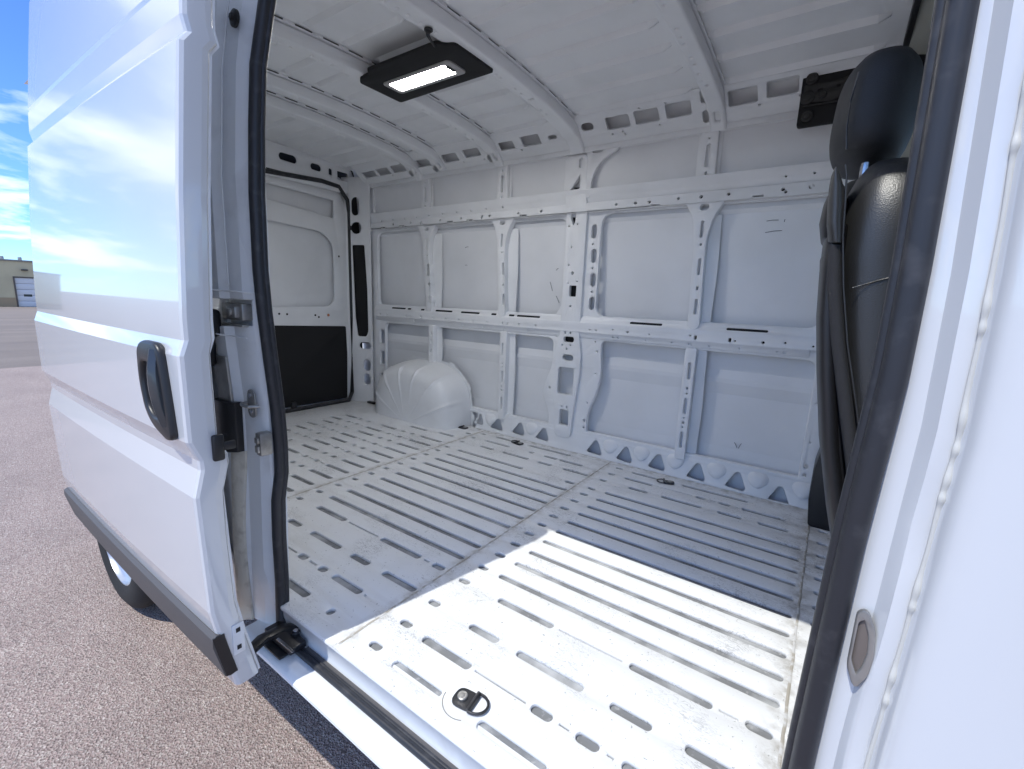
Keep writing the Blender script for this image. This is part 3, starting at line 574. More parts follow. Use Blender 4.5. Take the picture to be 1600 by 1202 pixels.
# roof sheet with pressed ribs ----------------------------------------
camber = lambda y: 2.478 - .045*((y-CY)/.8)**2
YRIB = [.17, .34, .51, .68, .845, 1.02, 1.185, 1.35, 1.515, 1.695]
BAYS = [(-3.30, -2.68), (-2.53, -2.41), (-2.29, -1.93), (-1.82, -1.44), (-1.27, -.67), (-.545, .02)]
def rows(vals, step):
    r = sorted(set(round(v, 4) for v in vals)); o = []
    for a_, b_ in zip(r, r[1:]):
        n = max(1, int((b_-a_)/step)); o += [a_+(b_-a_)*k/n for k in range(n)]
    return o+[r[-1]]
ys = rows([0.0, 1.80]+[y+s for y in YRIB for s in (-.010, .003, .012, .018)], .05)
xs = rows([-3.45, .075]+[x+s for B_ in BAYS for x, sg in ((B_[0], 1), (B_[1], -1)) for s in (0, sg*.035)], .12)
bm = bmesh.new(); G = []
def ribh(x, y):
    m = 0
    for (x0, x1) in BAYS:
        if x1-x0 < .2: continue
        if x0 < x < x1: m = min(1, (x-x0)/.035, (x1-x)/.035)
    q = min(YRIB, key=lambda q: abs(y-q)); d = y-q
    h = 0 if d <= -.010 or d >= .018 else ((d+.010)/.013 if d < .003 else (1 if d < .012 else 1-(d-.012)/.006))
    return m*max(0, min(1, h))
for x in xs: G.append([bm.verts.new((x, y, camber(y)+.052-.019*ribh(x, y))) for y in ys])
for A, B in zip(G, G[1:]):
    for k in range(len(A)-1): bm.faces.new((A[k], A[k+1], B[k+1], B[k]))
finish(bm, 'roof_lining', M_['inner'], van, 12, recalc=False)
bm = bmesh.new(); extrude_profile(bm, [(.012, 2.485), (0.05, 2.545), (.2, 2.58), (.9, 2.61), (1.6, 2.58), (1.85, 2.54), (1.93, 2.47), (1.915, 2.46), (1.84, 2.53), (1.6, 2.565), (.9, 2.59), (.2, 2.565), (.06, 2.53), (.024, 2.475)], -3.40, .75); finish(bm, 'roof', M_['paint'], van)
# roof bows ------------------------------------------------------------
def bow(xc, w, dots, tail=True, ylast=1.66, holes=()):
    # arc path in (y,z): camber line then bend down to the side strut
    path = [(y, camber(y)-.018) for y in [.06+.1*k for k in range(int((ylast-.06)/.1)+1)]]
    path += [(1.70, camber(1.70)-.022), (1.745, camber(1.7)-.038), (1.785, 2.395), (1.825, 2.362)]
    if tail: path += [(1.848, 2.335)]
    S_ = [0]
    for p, q in zip(path, path[1:]): S_.append(S_[-1]+math.hypot(q[0]-p[0], q[1]-p[1]))
    Lb = S_[-1]
    def fn(u, v, wv):
        v = min(max(v, 0), Lb)
        for i in range(len(path)-1):
            if v <= S_[i+1]+1e-9: break
        t = (v-S_[i])/(S_[i+1]-S_[i])
        def nrm(j):
            j0, j1 = max(j-1, 0), min(j+1, len(path)-1); dy, dz = path[j1][0]-path[j0][0], path[j1][1]-path[j0][1]; l = math.hypot(dy, dz); return Vector((-(-dz)/l*-1, -dy/l)) if False else Vector((dz/l, -dy/l))
        n_ = nrm(i)*(1-t)+nrm(i+1)*t; n_.normalize()
        y = path[i][0]*(1-t)+path[i+1][0]*t; z = path[i][1]*(1-t)+path[i+1][1]*t
        return Vector((xc+u, y + n_.x*wv*1.0, z + n_.y*wv))
    hs = [rrect(dx, v-.06, .012, .010, None, 2) for dx, v in dots] + [rrect(dx, v, ww, hh) for dx, v, ww, hh in holes]
    o = sheet('roof_bow', [(-w/2, 0), (w/2, 0), (w/2, Lb), (-w/2, Lb)], hs, fn, M_['inner'], van, .056, .008, cv=S_[1:-1], ang=50)
    # flange each side, spot-welded up to the roof sheet in places, gaps between
    for s in (-1, 1):
        bm = bmesh.new(); V = []; y = .08
        while y < 1.66:
            for yy, g in ((y, 0), (y+.003, 1), (y+.045, 1), (y+.048, 0), (y+.118, 0)):
                zt = camber(yy)+(.0515 if g else .044); zb = camber(yy)+.040
                a_, b_ = xc+s*(w/2-.004), xc+s*(w/2+.015)
                V.append([(a_, yy, zb), (b_, yy, zb), (b_, yy, zt), (a_, yy, zt)])
            y += .119
        loft(bm, V); finish(bm, 'bow_flange', M_['inner'], o, 30)
        bm = bmesh.new(); loft(bm, [[(xc+s*(w/2-.002), .08+.105*q, camber(.08+.105*q)+.042), (xc+s*(w/2+.011), .08+.105*q, camber(.08+.105*q)+.042), (xc+s*(w/2+.011), .08+.105*q, camber(.08+.105*q)+.0505), (xc+s*(w/2-.002), .08+.105*q, camber(.08+.105*q)+.0505)] for q in range(16)]); finish(bm, 'gap_shade', M_['rubber'], o, 30)  # added black strip paints the shade in gaps between flange and roof sheet
    return o
import itertools
# added black strips paint shade behind the holes of rails, pillars and struts
def shade_strip(nm, x0, x1, z0, z1, y0=1.890, y1=1.902):
    bm = bmesh.new(); box(bm, x0, x1, y0, y1, z0, z1, .002); finish(bm, nm, M_['shadow_gap'], frame)
for (x0, x1, z0, z1) in ((-3.10, -1.45, 1.325, 1.380), (-1.20, -.04, 1.325, 1.380), (-3.13, -1.41, 2.022, 2.122), (-1.23, -.03, 2.022, 2.122), (-1.36, -1.26, 1.20, 2.32)): shade_strip('hollow_shade', x0, x1, z0, z1, 1.9095, 1.918)
for xc, z0, z1 in ((-.590, 1.42, 1.97), (-.586, .72, 1.27), (-1.828, 1.42, 1.97), (-1.806, .72, 1.27), (-2.512, 1.42, 1.97), (-2.489, 1.03, 1.27)): shade_strip('hollow_shade', xc-.020, xc+.020, z0, z1, 1.9105, 1.916)
bow(-1.322, .072, [(-.014, y) for y in (.50, .55, .60, .66, .735, 1.10, 1.13, 1.24, 1.29, 1.47, 1.52)], True, 1.66, [(.0, 1.30, .028, .012), (0, .36, .03, .012)])
bow(-1.878, .050, [(-.01, y) for y in (.446, .492, .582, .627, .677, 1.206, 1.26, 1.406, 1.454, 1.534, 1.60)], True, 1.66, [(.0, 1.75, .024, .055)])
bow(-.574, .056, [(-.012, y) for y in (.96, 1.01, 1.156, 1.211, 1.26, 1.355, 1.407, 1.48, 1.54)], True, 1.66, [(.0, 1.755, .028, .060), (0, 1.52, .014, .014)])
bow(-2.35, .046, [(0, y) for y in (.5, .62, .8, 1.0, 1.15, 1.3, 1.45)], False, 1.66, [(-.0, 1.745, .024, .05)])
bow(-2.60, .046, [(0, y) for y in (.55, .7, .9, 1.1, 1.2, 1.35, 1.5)], True, 1.66, [(.0, 1.745, .024, .05)])
# ceiling lamp ----------------------------------------------------------
ZL = 2.452
pl = [(-1.318, 1.055), (-1.318, .815), (-1.352, .800), (-1.372, .772), (-1.405, .772), (-1.78, .772), (-1.80, .80), (-1.872, .806), (-1.905, .83), (-1.905, 1.065)]
lamp = sheet('ceiling_lamp', roundpoly(pl, .012, 3), [rrect(-1.613, .935, .395, .100, .014)], lambda u, v, w: Vector((u, v, ZL-.004+(-w))), M_['blackboard'], van, .014, .003)
sheet('bezel', rrect(-1.613, .935, .405, .112, .018), [rrect(-1.622, .935, .340, .078, .010)], lambda u, v, w: Vector((u, v, ZL-.010-w)), M_['lampring'], lamp, .008, .002)
sheet('diffuser', rrect(-1.622, .935, .345, .084, .010), [], lambda u, v, w: Vector((u, v, ZL-.004-w)), M_['glow'], lamp, .006, .001)
bm = bmesh.new(); box(bm, -1.452, -1.436, .905, .955, ZL-.014, ZL-.006, .003); finish(bm, 'switch', M_['plastic'], lamp)
bm = bmesh.new(); box(bm, -1.628, -1.612, .925, .945, ZL-.014, ZL-.008, .002); finish(bm, 'diffuser_boss', M_['lampring'], lamp)
bm = bmesh.new(); box(bm, -1.83, -1.40, .86, 1.01, ZL+.008, ZL+.030, .004); finish(bm, 'housing', M_['blackboard'], lamp)
bm = bmesh.new(); tube(bm, [(-1.335, .690, 2.452), (-1.335, .693, 2.444), (-1.345, .70, 2.440), (-1.362, .735, 2.440), (-1.385, .775, 2.446)], [.009, .010, .006, .005, .0045], 8); disc(bm, (-1.333, .692, 2.452), (0, 0, -1), .016, .006); finish(bm, 'cable_plug', M_['rubber'], lamp)
# rear end ----------------------------------------------------------------
XR = -3.36
rear = lambda x0: (lambda u, v, w: Vector((x0+w, u, v)))
dv = Vector((.19, .07)); dv.normalize(); dn = Vector((dv.y, -dv.x))
dpil = lambda m_: (lambda u, v, w: Vector((XR+dv.x*u + dn.x*w, (1.78+dv.y*u + dn.y*w) if m_ else (2*CY-(1.78+dv.y*u + dn.y*w)), v)))
for m_ in (True, False):
    hs = [holepoly(t) for t in DPIL if t[1] < .16 and t[0] != 'r'] + [roundpoly([(.025, 1.905), (.150, 1.905), (.170, 1.55), (.172, 1.19), (.150, 1.145), (.060, 1.145), (.040, 1.3)], .02)]
    o = sheet('rear_pillar', [(-.05, .585), (.198, .585), (.198, 2.42), (-.05, 2.42)], hs, dpil(m_), M_['inner'], van, .016, .005, ang=40)
    sheet('pillar_cover', rrect(.10, 1.525, .19, .86, .02), [], lambda u, v, w, q=dpil(m_): q(u, v, w-.017), M_['blackboard'], o, .004, .001)
    sgn = 1 if m_ else -1
    my = (lambda y: y) if m_ else (lambda y: 2*CY-y)
    def rf(x0, my=my): return lambda u, v, w: Vector((x0+w, my(u), v))
    door = sheet('rear_door', roundpoly([(.945, .60), (1.748, .60), (1.775, 1.3), (1.775, 2.18), (1.70, 2.325), (.945, 2.29)], .05),
          [roundpoly([(1.0, 1.375), (1.60, 1.385), (1.66, 1.45), (1.66, 1.90), (1.56, 1.985), (1.0, 2.01)], .09, 6), roundpoly([(1.0, 2.145), (1.672, 2.085), (1.676, 2.235), (1.0, 2.262)], .018)],
          rf(XR-.02), M_['inner'], van, .02, .008, ang=45)
    sheet('outer_skin', roundpoly([(.94, .46), (1.84, .46), (1.86, 1.4), (1.78, 2.42), (.94, 2.45)], .03), [], rf(XR-.065), M_['skin'], door, .01, .002)
    bm = lipring([( my(p[0]), p[1]) for p in roundpoly([(1.0, 1.375), (1.60, 1.385), (1.66, 1.45), (1.66, 1.90), (1.56, 1.985), (1.0, 2.01)], .09, 6)], 0)
    for v in bm.verts: v.co = Vector((XR-.036+v.co.y, v.co.x, v.co.z))
    finish(bm, 'panel_lip', M_['inner'], door, 60)
    sheet('lower_trim', roundpoly([(.96, .622), (1.732, .612), (1.745, 1.0), (1.738, 1.228), (.96, 1.255)], .012), [], rf(XR-.010), M_['blackboard'], door, .012, .003)
    bm = bmesh.new()
    sp = [(my(y), z) for y, z in ((.94, .595), (1.74, .592), (1.772, .66), (1.792, 1.3), (1.792, 2.15), (1.775, 2.25), (1.70, 2.335), (1.55, 2.345), (.94, 2.305))]
    tube(bm, [(XR+.006, y, z) for y, z in sp], .017, 10, sq=(1, 1)); finish(bm, 'door_seal', M_['seal'], door, 60)
    for (y, z) in ((1.10, 1.335), (1.18, 1.337), (1.24, 1.334), (1.47, 1.325), (1.50, 1.31), (1.70, 1.80)):
        bm = bmesh.new(); disc(bm, (XR-.0195, my(y), z), (1, 0, 0), .008, .001, 12); finish(bm, 'trim_hole_shade', M_['shadow_gap'], door)  # flat black disc paints the shade of a hole
    bm = bmesh.new(); disc(bm, (XR-.0195, my(1.585), 1.325), (1, 0, 0), .011, .004, 12); finish(bm, 'clip', mat('orange_clip', (.45, .16, .06), .5), door)
    bm = bmesh.new(); box(bm, XR-.01, XR+.012, min(my(1.225), my(1.265)), max(my(1.225), my(1.265)), .595, .655, .006); finish(bm, 'lower_latch', M_['darksteel'], door)
header = sheet('rear_header', roundpoly([(.09, 2.30), (1.81, 2.30), (1.86, 2.38), (1.80, 2.50), (.935, 2.525), (.12, 2.50), (.08, 2.38)], .02),
      [holepoly(t) for t in (('s', 1.293, 2.443, .134, .056), ('s', 1.51, 2.432, .088, .052), ('s', 1.632, 2.425, .032, .06), ('r', 1.742, 2.420, .10, .064), ('s', 1.095, 2.44, .08, .05), ('s', .58, 2.44, .13, .056), ('s', .36, 2.43, .088, .052))], rear(XR+.008), M_['inner'], van, .014, .004)
sheet('header_shade_backing', roundpoly([(.16, 2.30), (1.90, 2.30), (1.86, 2.56), (.16, 2.56)], .02), [], rear(XR-.11), M_['shadow_gap'], header, .006, .001)  # added sheet; its black puts shade into the header holes
for yb in (1.83,):
    bm = bmesh.new(); box(bm, -3.44, -3.40, yb, yb+.10, .46, 2.50, .01); finish(bm, 'corner_shade_backing', M_['shadow_gap'], van)  # added black box keeps sky out of the pillar holes and shades them
bm = bmesh.new(); box(bm, XR-.07, XR+.02, .02, 1.85, .50, .5755, .006); finish(bm, 'rear_sill', M_['plastic'], van)
for (y0, y1) in ((1.13, 1.24), (1.30, 1.36), (1.40, 1.50)):
    bm = bmesh.new(); box(bm, XR+.007, XR+.0095, y0, y1, 2.335, 2.342, .001, 1); finish(bm, 'slot_shade', M_['shadow_gap'], header)
# near side body -----------------------------------------------------------
def side(y0, s): return lambda u, v, w: Vector((u, y0 - s*bulge(v)*.85 + w*s*-1 * -1 if s > 0 else y0 + bulge(v)*.85 - w, v))
wa = [(-2.58+.42*math.cos(t), .36+.42*math.sin(t)) for t in [math.pi*k/20 for k in range(21)]]
ol = [(-1.475, .455), (-1.475, 2.48), (-3.20, 2.48), (-3.30, 2.3), (-3.42, 1.9), (-3.46, 1.4), (-3.49, .42), (-3.0, .40)] + [p for p in wa[::-1] if p[1] > .40] + [(-2.16, .42)]
sheet('rear_side_panel', ol, [], lambda u, v, w: Vector((u, -.015-bulge(v)*.8+(.010 if v > 2.3 else 0)-w, v)), M_['paint'], van, .006, .001, cv=ZC, ang=25)
# inner lining on the near side behind the rear pillar of the opening
sheet('near_side_lining', [(-3.3, .585), (-1.42, .585), (-1.42, 2.40), (-3.3, 2.40)], [rrect(-2.3, 1.7, 1.7, .56, .07), rrect(-2.3, 2.24, 1.7, .18, .05)], lambda u, v, w: Vector((u, -.004-w*-1, v)), M_['inner'], van, .012, .004)
# rear pillar of the side opening: recessed jamb with a roller-arm gap
def jy(u, v):    # surface of the jamb: from the seal outwards
    T = [(-1.47, -.052), (-1.40, -.050), (-1.375, -.048), (-1.355, -.030), (-1.30, -.022), (-1.275, -.012), (-1.262, .0), (-1.25, .012), (-1.225, .03)]
    T = sorted(T); y = lerp_table(T, u)
    return y + lerp_table([(.5, .0), (.99, .015), (1.18, .018), (1.5, .0), (1.8, .003), (2.05, .022), (2.25, .055), (2.4, .075)], v)
jf = lambda u, v, w: Vector((u, jy(u, v)-w if False else jy(u, v)+(-w), v))
cuts = dict(cu=(-1.40, -1.375, -1.355, -1.30, -1.262, -1.24), cv=[.6, .8, .99, 1.1, 1.18, 1.3, 1.5, 1.65, 1.8, 1.95, 2.05, 2.15, 2.25])
sheet('door_pillar', roundpoly([(-1.49, 1.485, .01), (-1.247, 1.485, .01), (-1.247, 2.37), (-1.40, 2.37), (-1.425, 2.12), (-1.43, 2.0), (-1.47, 1.95)], .02), [], jf, M_['jamb'], van, .010, .004, ang=14, **cuts)
sheet('door_pillar', roundpoly([(-1.247, .50, .005), (-1.247, 1.482, .005), (-1.272, 1.482, .005), (-1.280, 1.408, .01), (-1.425, 1.400, .01), (-1.43, 1.33, .02), (-1.46, 1.28), (-1.46, 1.20), (-1.42, .80), (-1.36, .50, .01)], .02), [], jf, M_['jamb'], van, .010, .004, ang=14, **cuts)
# return face of the pillar into the bay
bm = bmesh.new(); extrude = [(-1.262, .012), (-1.275, .02), (-1.40, .085), (-1.50, .085), (-1.50, .07), (-1.40, .07), (-1.285, .008)]
loft(bm, [[(x, y+lerp_table([(.5, 0), (1.8, .0), (2.25, .05), (2.4, .07)], z), z) for x, y in extrude] for z in (.58, 1.0, 1.5, 1.8, 2.05, 2.25, 2.40)]); finish(bm, 'pillar_return', M_['inner'], van)
for (u0, z0, u1, z1) in ((-1.338, 1.52, -1.335, 2.36), (-1.405, 1.505, -1.26, 1.500), (-1.405, 1.385, -1.29, 1.378)):
    bm = bmesh.new(); tube(bm, [(u0+(u1-u0)*k/24, jy(u0+(u1-u0)*k/24, z0+(z1-z0)*k/24)-.0108-random.uniform(0, .0006), z0+(z1-z0)*k/24) for k in range(25)], .0022, 6, up=Vector((0, 1, 0))); finish(bm, 'seam_bead', M_['jamb'], van, 60)
# pocket behind the roller gap, latch block, roller arm
bm = bmesh.new(); box(bm, -1.50, -1.262, .005, .012, 1.32, 1.50, .002); finish(bm, 'rail_pocket', M_['jamb'], van)
bm = bmesh.new(); box(bm, -1.43, -1.310, -.022, .010, 1.424, 1.470, .004); box(bm, -1.375, -1.325, -.034, -.020, 1.432, 1.462, .003); disc(bm, (-1.350, -.034, 1.447), (0, -1, 0), .010, .006); box(bm, -1.43, -1.295, -.030, -.010, 1.408, 1.414, .002)
finish(bm, 'lock_block', M_['galv'], van)
bm = bmesh.new(); box(bm, -1.49, -1.395, -.085, -.035, 1.375, 1.452, .014, 3); box(bm, -1.49, -1.42, -.10, -.045, 1.29, 1.40, .012, 3); finish(bm, 'roller_arm', M_['rubber'], van)
# zinc guide strip and black block below it
def strip(name, z0, z1, u0, u1, m_, off=.004, th=.006, bend=0):
    n = 10; P = [(u0+bend*math.sin(math.pi*k/n), z0+(z1-z0)*k/n) for k in range(n+1)] + [(u1+bend*math.sin(math.pi*k/n), z0+(z1-z0)*k/n) for k in range(n, -1, -1)]
    return sheet(name, P, [], lambda u, v, w: Vector((u, jy(u, v)-off-w if False else jy(u, v)-off-th-w, v)), m_, van, th, .0015, cu=cuts['cu'], cv=cuts['cv'], ang=40)
strip('guide_strip', 1.19, 1.32, -1.445, -1.375, M_['galv'], .002, .006)
strip('guide_cover', 1.045, 1.19, -1.445, -1.358, M_['plastic'], .004, .02)
strip('guide_strip', .50, 1.042, -1.39, -1.352, M_['sealant'], .002, .008, -.012)
# striker plate and small catch
def striker(x, z):
    y = jy(x, z)-.0105
    o = sheet('striker_plate', rrect(0, 0, .040, .078, .018), [], lambda u, v, w: Vector((u, -w-.004, v)), M_['galv'], van, .005, .0015)
    o.location = (x, y, z)
    for dz in (-.024, .024):
        bm = bmesh.new(); disc(bm, (0, -.004, dz), (0, -1, 0), .008, .004, 14); disc(bm, (0, -.008, dz), (0, -1, 0), .0038, .0006, 6, bev=.1); finish(bm, 'screw', M_['steel'], o)
    bm = bmesh.new(); tube(bm, [(-.018, -.006, 0), (-.016, -.022, 0), (.0, -.028, 0), (.036, -.026, 0), (.044, -.012, 0), (.046, -.004, 0)], .0048, 10); finish(bm, 'striker_bar', M_['galv'], o)
striker(-1.300, 1.195)
bm = bmesh.new(); box(bm, -1.268, -1.240, -.030, .004, 1.055, 1.12, .004); box(bm, -1.262, -1.244, -.036, -.028, 1.065, 1.085, .002); box(bm, -1.262, -1.244, -.036, -.028, 1.092, 1.108, .002); finish(bm, 'door_catch', M_['galv'], van)
bm = bmesh.new(); disc(bm, (-1.300, jy(-1.30, 2.16)-.010, 2.16), (0, -1, 0), .020, .008, 18); disc(bm, (-1.300, jy(-1.30, 2.16)-.018, 2.16), (0, -1, 0), .009, .006, 6); finish(bm, 'rubber_stop', M_['rubber'], van)
# lower roller bracket reaching from the sill to the sliding door
bm = bmesh.new()
tube(bm, [(-1.10, -.19, .555), (-1.16, -.15, .545), (-1.20, -.08, .535), (-1.20, -.02, .53), (-1.16, .01, .535)], [.016, .018, .020, .020, .018], 10, sq=(1, .6))
box(bm, -1.24, -1.10, -.055, -.006, .515, .535, .004); box(bm, -1.22, -1.12, -.075, -.03, .505, .512, .002)
disc(bm, (-1.145, -.012, .535), (0, 0, 1), .012, .010, 14)
o = finish(bm, 'lower_roller_bracket', M_['plastic'], van)
bm = bmesh.new(); disc(bm, (-1.145, -.012, .5455), (0, 0, 1), .007, .004, 10); box(bm, -1.165, -1.085, -.058, -.050, .536, .540, .001, 1); finish(bm, 'screw', M_['steel'], o)
# front pillar of the side opening -------------------------------------------
def bx_(z): return lerp_table([(.4, -.006), (.98, -.002), (1.2, .006), (1.4, .012), (1.55, .010), (1.8, .0), (2.1, -.006), (2.5, -.010)], z)
fp = [(.040, .05), (.048, .005), (.060, -.002), (.068, -.008), (.076, -.010), (.0815, -.020), (.0855, -.028), (.097, -.031), (.0995, -.0305), (.1035, -.0385), (.106, -.052), (.113, -.060), (.125, -.064), (.150, -.068), (.22, -.070), (.22, .05)]
bm = bmesh.new(); zs = [.45+.05*k for k in range(40)]
def fpd(i, z):   # local pressings in the jamb
    dy = 0
    if i in (6, 7):
        dy += .006*math.exp(-((z-1.30)/.03)**2) + .006*math.exp(-((z-1.05)/.05)**2)
    return dy
loft(bm, [[(x+(bx_(z) if x < .2 else 0), y+fpd(i, z), z) for i, (x, y) in enumerate(fp)] for z in zs])
fpil = finish(bm, 'front_door_pillar', M_['paint'], van, 34)
# crumpled seam of sealant down the pillar
bm = bmesh.new(); pts = []; rads = []
for k in range(520):
    z = .5+1.9*k/519
    kn = min(1, sum(math.exp(-((z-q)/w_)**2) for q, w_ in ((1.70, .010), (1.655, .006), (1.52, .012), (1.500, .005), (1.415, .014), (1.385, .006), (1.355, .010), (1.335, .005), (1.235, .012), (1.215, .005), (1.13, .010), (1.10, .006), (1.86, .01), (2.0, .008))))
    pts.append((.1005+bx_(z)+.0004*math.sin(z*60), -.0335-.0020*kn, z)); rads.append(.0026+.0010*kn)
tube(bm, pts, rads, 8, up=Vector((0, 1, 0)), sq=(1, .6)); finish(bm, 'seam_bead', mat('pillar_sealant', (.60, .59, .55), .40, bump=(60, .15, .003)), fpil, 70)
# flush oval reflector/latch recess in the pillar
sheet('latch_recess', roundpoly([(.0575, 1.178), (.0640, 1.186), (.0725, 1.168), (.0750, 1.140), (.0730, 1.112), (.0655, 1.090), (.0575, 1.110)], .006, 4), [roundpoly([(.0590, 1.168), (.0640, 1.176), (.0690, 1.160), (.0708, 1.138), (.0688, 1.118), (.0650, 1.104), (.0590, 1.120)], .004, 4)],
      lambda u, v, w: Vector((u+.011, -.0115-.62*(u-.057)-w-.003, v)), M_['galv'], fpil, .006, .0015)
sheet('latch_plate', roundpoly([(.0585, 1.170), (.0640, 1.178), (.0695, 1.162), (.0713, 1.138), (.0692, 1.116), (.0650, 1.102), (.0585, 1.118)], .004, 4), [],
      lambda u, v, w: Vector((u+.011, -.0115-.62*(u-.057)-w+.001, v)), mat('bronze_recess', (.20, .17, .15), .45, metal=.3), fpil, .002, .0005)
# sliding door -----------------------------------------------------------------
XF, XB = -1.07, -2.37
YD = -.205                                     # skin position where bulge() is zero
def dsk(z): return YD - bulge(z)
slide = bpy.data.objects.new('sliding_door', None)
zz_ = sorted(set([.552, .563, .607, .684, .72, .776, .86, .954, 1.060, 1.120, 1.142, 1.186, 1.25, 1.31, 1.370, 1.402, 1.444, 1.55, 1.689, 1.78, 1.864, 1.965, 1.985, 2.012, 2.075, 2.080, 2.088, 2.16, 2.25, 2.35, 2.43, 2.50]))
bm = bmesh.new(); cols = [(XB, .045), (XB-.003, .030), (XB-.001, .010), (XB+.004, .003), (XB+.012, .0)] + [(XB+.012+(XF-XB-.024)*k/14, 0) for k in range(1, 14)] + [(XF-.012, 0), (XF-.004, .0025), (XF-.0005, .009), (XF, .018), (XF-.001, .040), (XF-.004, .0515), (XF-.010, .056), (XF-.03, .056)]
crown = lambda x, z: -.006*(1-((x-(XF+XB)/2)/.665)**2) if z < 2.0 else -.004*(1-((x-(XF+XB)/2)/.665)**2)
V = []
for z in zz_:
    V.append([Vector((x, dsk(z)+d + crown(x, z) + (0.004 if d >= .05 and 1.0 < z < 1.4 else 0), z)) for x, d in cols])
loft(bm, V, cap=False, closed=False)
slide = finish(bm, 'sliding_door', M_['paint'], van, 7, recalc=False)
# flip so the skin faces outwards
bm = bmesh.new(); bm.from_mesh(slide.data); bmesh.ops.recalc_face_normals(bm, faces=bm.faces); bm.to_mesh(slide.data); bm.free(); slide.data.set_sharp_from_angle(angle=R(7))
bm = bmesh.new(); V = []
for z in zz_: V.append([(XB+.02, dsk(z)+.02, z), (XF-.014, dsk(z)+.02, z), (XF-.014, dsk(z)+.062, z), (XB+.02, dsk(z)+.062, z)])
loft(bm, V); finish(bm, 'inner_panel', M_['jamb'], slide, 40)
# grey moulding
bm = bmesh.new(); V = []
mo = [(.594, -.004), (.600, -.014), (.690, -.016), (.708, -.012), (.716, -.002)]
xs_ = [XB-.004] + [XB+(XF-XB)*k/12 for k in range(1, 12)] + [XF-.012, XF+.001]
for x in xs_:
    V.append([(x, dsk(z)+d + crown(min(max(x, XB), XF), z), z) for z, d in mo] + [(x, dsk(.70)+.004, .714), (x, dsk(.60)+.010, .596)])
loft(bm, V); finish(bm, 'moulding', M_['grey_trim'], slide, 35)
# black end cap of the moulding on the shut face
bm = bmesh.new()
V = []
for z in (.598, .62, .66, .70, .712): V.append([(XF+.0015, dsk(z)-.012, z), (XF+.0035, dsk(z)-.006, z), (XF+.0035, dsk(z)+.012, z), (XF-.001, dsk(z)+.014, z), (XF-.001, dsk(z)-.012, z)])
loft(bm, V); finish(bm, 'moulding_end', M_['plastic'], slide, 35)
# handle
def hy(z): return dsk(z)
HX = lambda P: [(-1.268+(p[0]+1.268)*.84,)+tuple(p[1:]) for p in P]
hol = roundpoly(HX([(-1.262, 1.372, .022), (-1.225, 1.386, .02), (-1.140, 1.386, .018), (-1.118, 1.372, .012), (-1.098, 1.26), (-1.088, 1.192, .010), (-1.118, 1.186, .03), (-1.205, 1.205, .04), (-1.248, 1.235, .03), (-1.270, 1.30, .03)]), .02, 6)
hhole = roundpoly(HX([(-1.243, 1.345), (-1.175, 1.345), (-1.160, 1.30), (-1.152, 1.225), (-1.200, 1.222), (-1.238, 1.245), (-1.253, 1.30)]), .018, 5)
handle = sheet('door_handle', hol, [hhole], lambda u, v, w: Vector((u, hy(1.28)-.015-w, v)), M_['plastic'], slide, .018, .006, ang=50)
sheet('handle_cup', hhole, [], lambda u, v, w: Vector((u, hy(1.28)-.0015-w, v)), M_['shadow_gap'], handle, .006, .001)
bm = bmesh.new()
V = []
for k in range(13):
    t = k/12; z = 1.378-.165*t; x = -1.168+.024*t-.005*math.sin(math.pi*t); ww = .019-.004*abs(t-.5); o_ = .014+.013*math.sin(math.pi*min(max(t, .02), .98))**.6
    V.append([(x-ww, hy(1.28)-o_+.010, z), (x-ww*.7, hy(1.28)-o_, z), (x+ww*.3, hy(1.28)-o_-.004, z), (x+ww, hy(1.28)-o_+.006, z), (x+ww, hy(1.28)-o_+.014, z), (x-ww, hy(1.28)-o_+.014, z)])
loft(bm, V); finish(bm, 'grip', mat('satin_black_grip', (.03, .032, .036), .3, coat=.4), handle, 50)
# stop and latch plate on the shut face
bm = bmesh.new(); box(bm, XF-.002, XF+.010, -.214, -.190, 1.135, 1.195, .008, 3); box(bm, XF-.002, XF+.006, -.195, -.165, 1.155, 1.175, .004); finish(bm, 'door_stop', M_['rubber'], slide)
bm = bmesh.new(); box(bm, XF-.002, XF+.0025, -.205, -.178, .640, .720, .003); finish(bm, 'latch_plate', M_['jamb'], slide)
for z in (.698, .652):
    bm = bmesh.new(); box(bm, XF+.0022, XF+.0032, -.197, -.187, z, z+.012, .001, 1); finish(bm, 'latch_slot_shade', M_['shadow_gap'], slide)  # black tab paints the shade of a slot
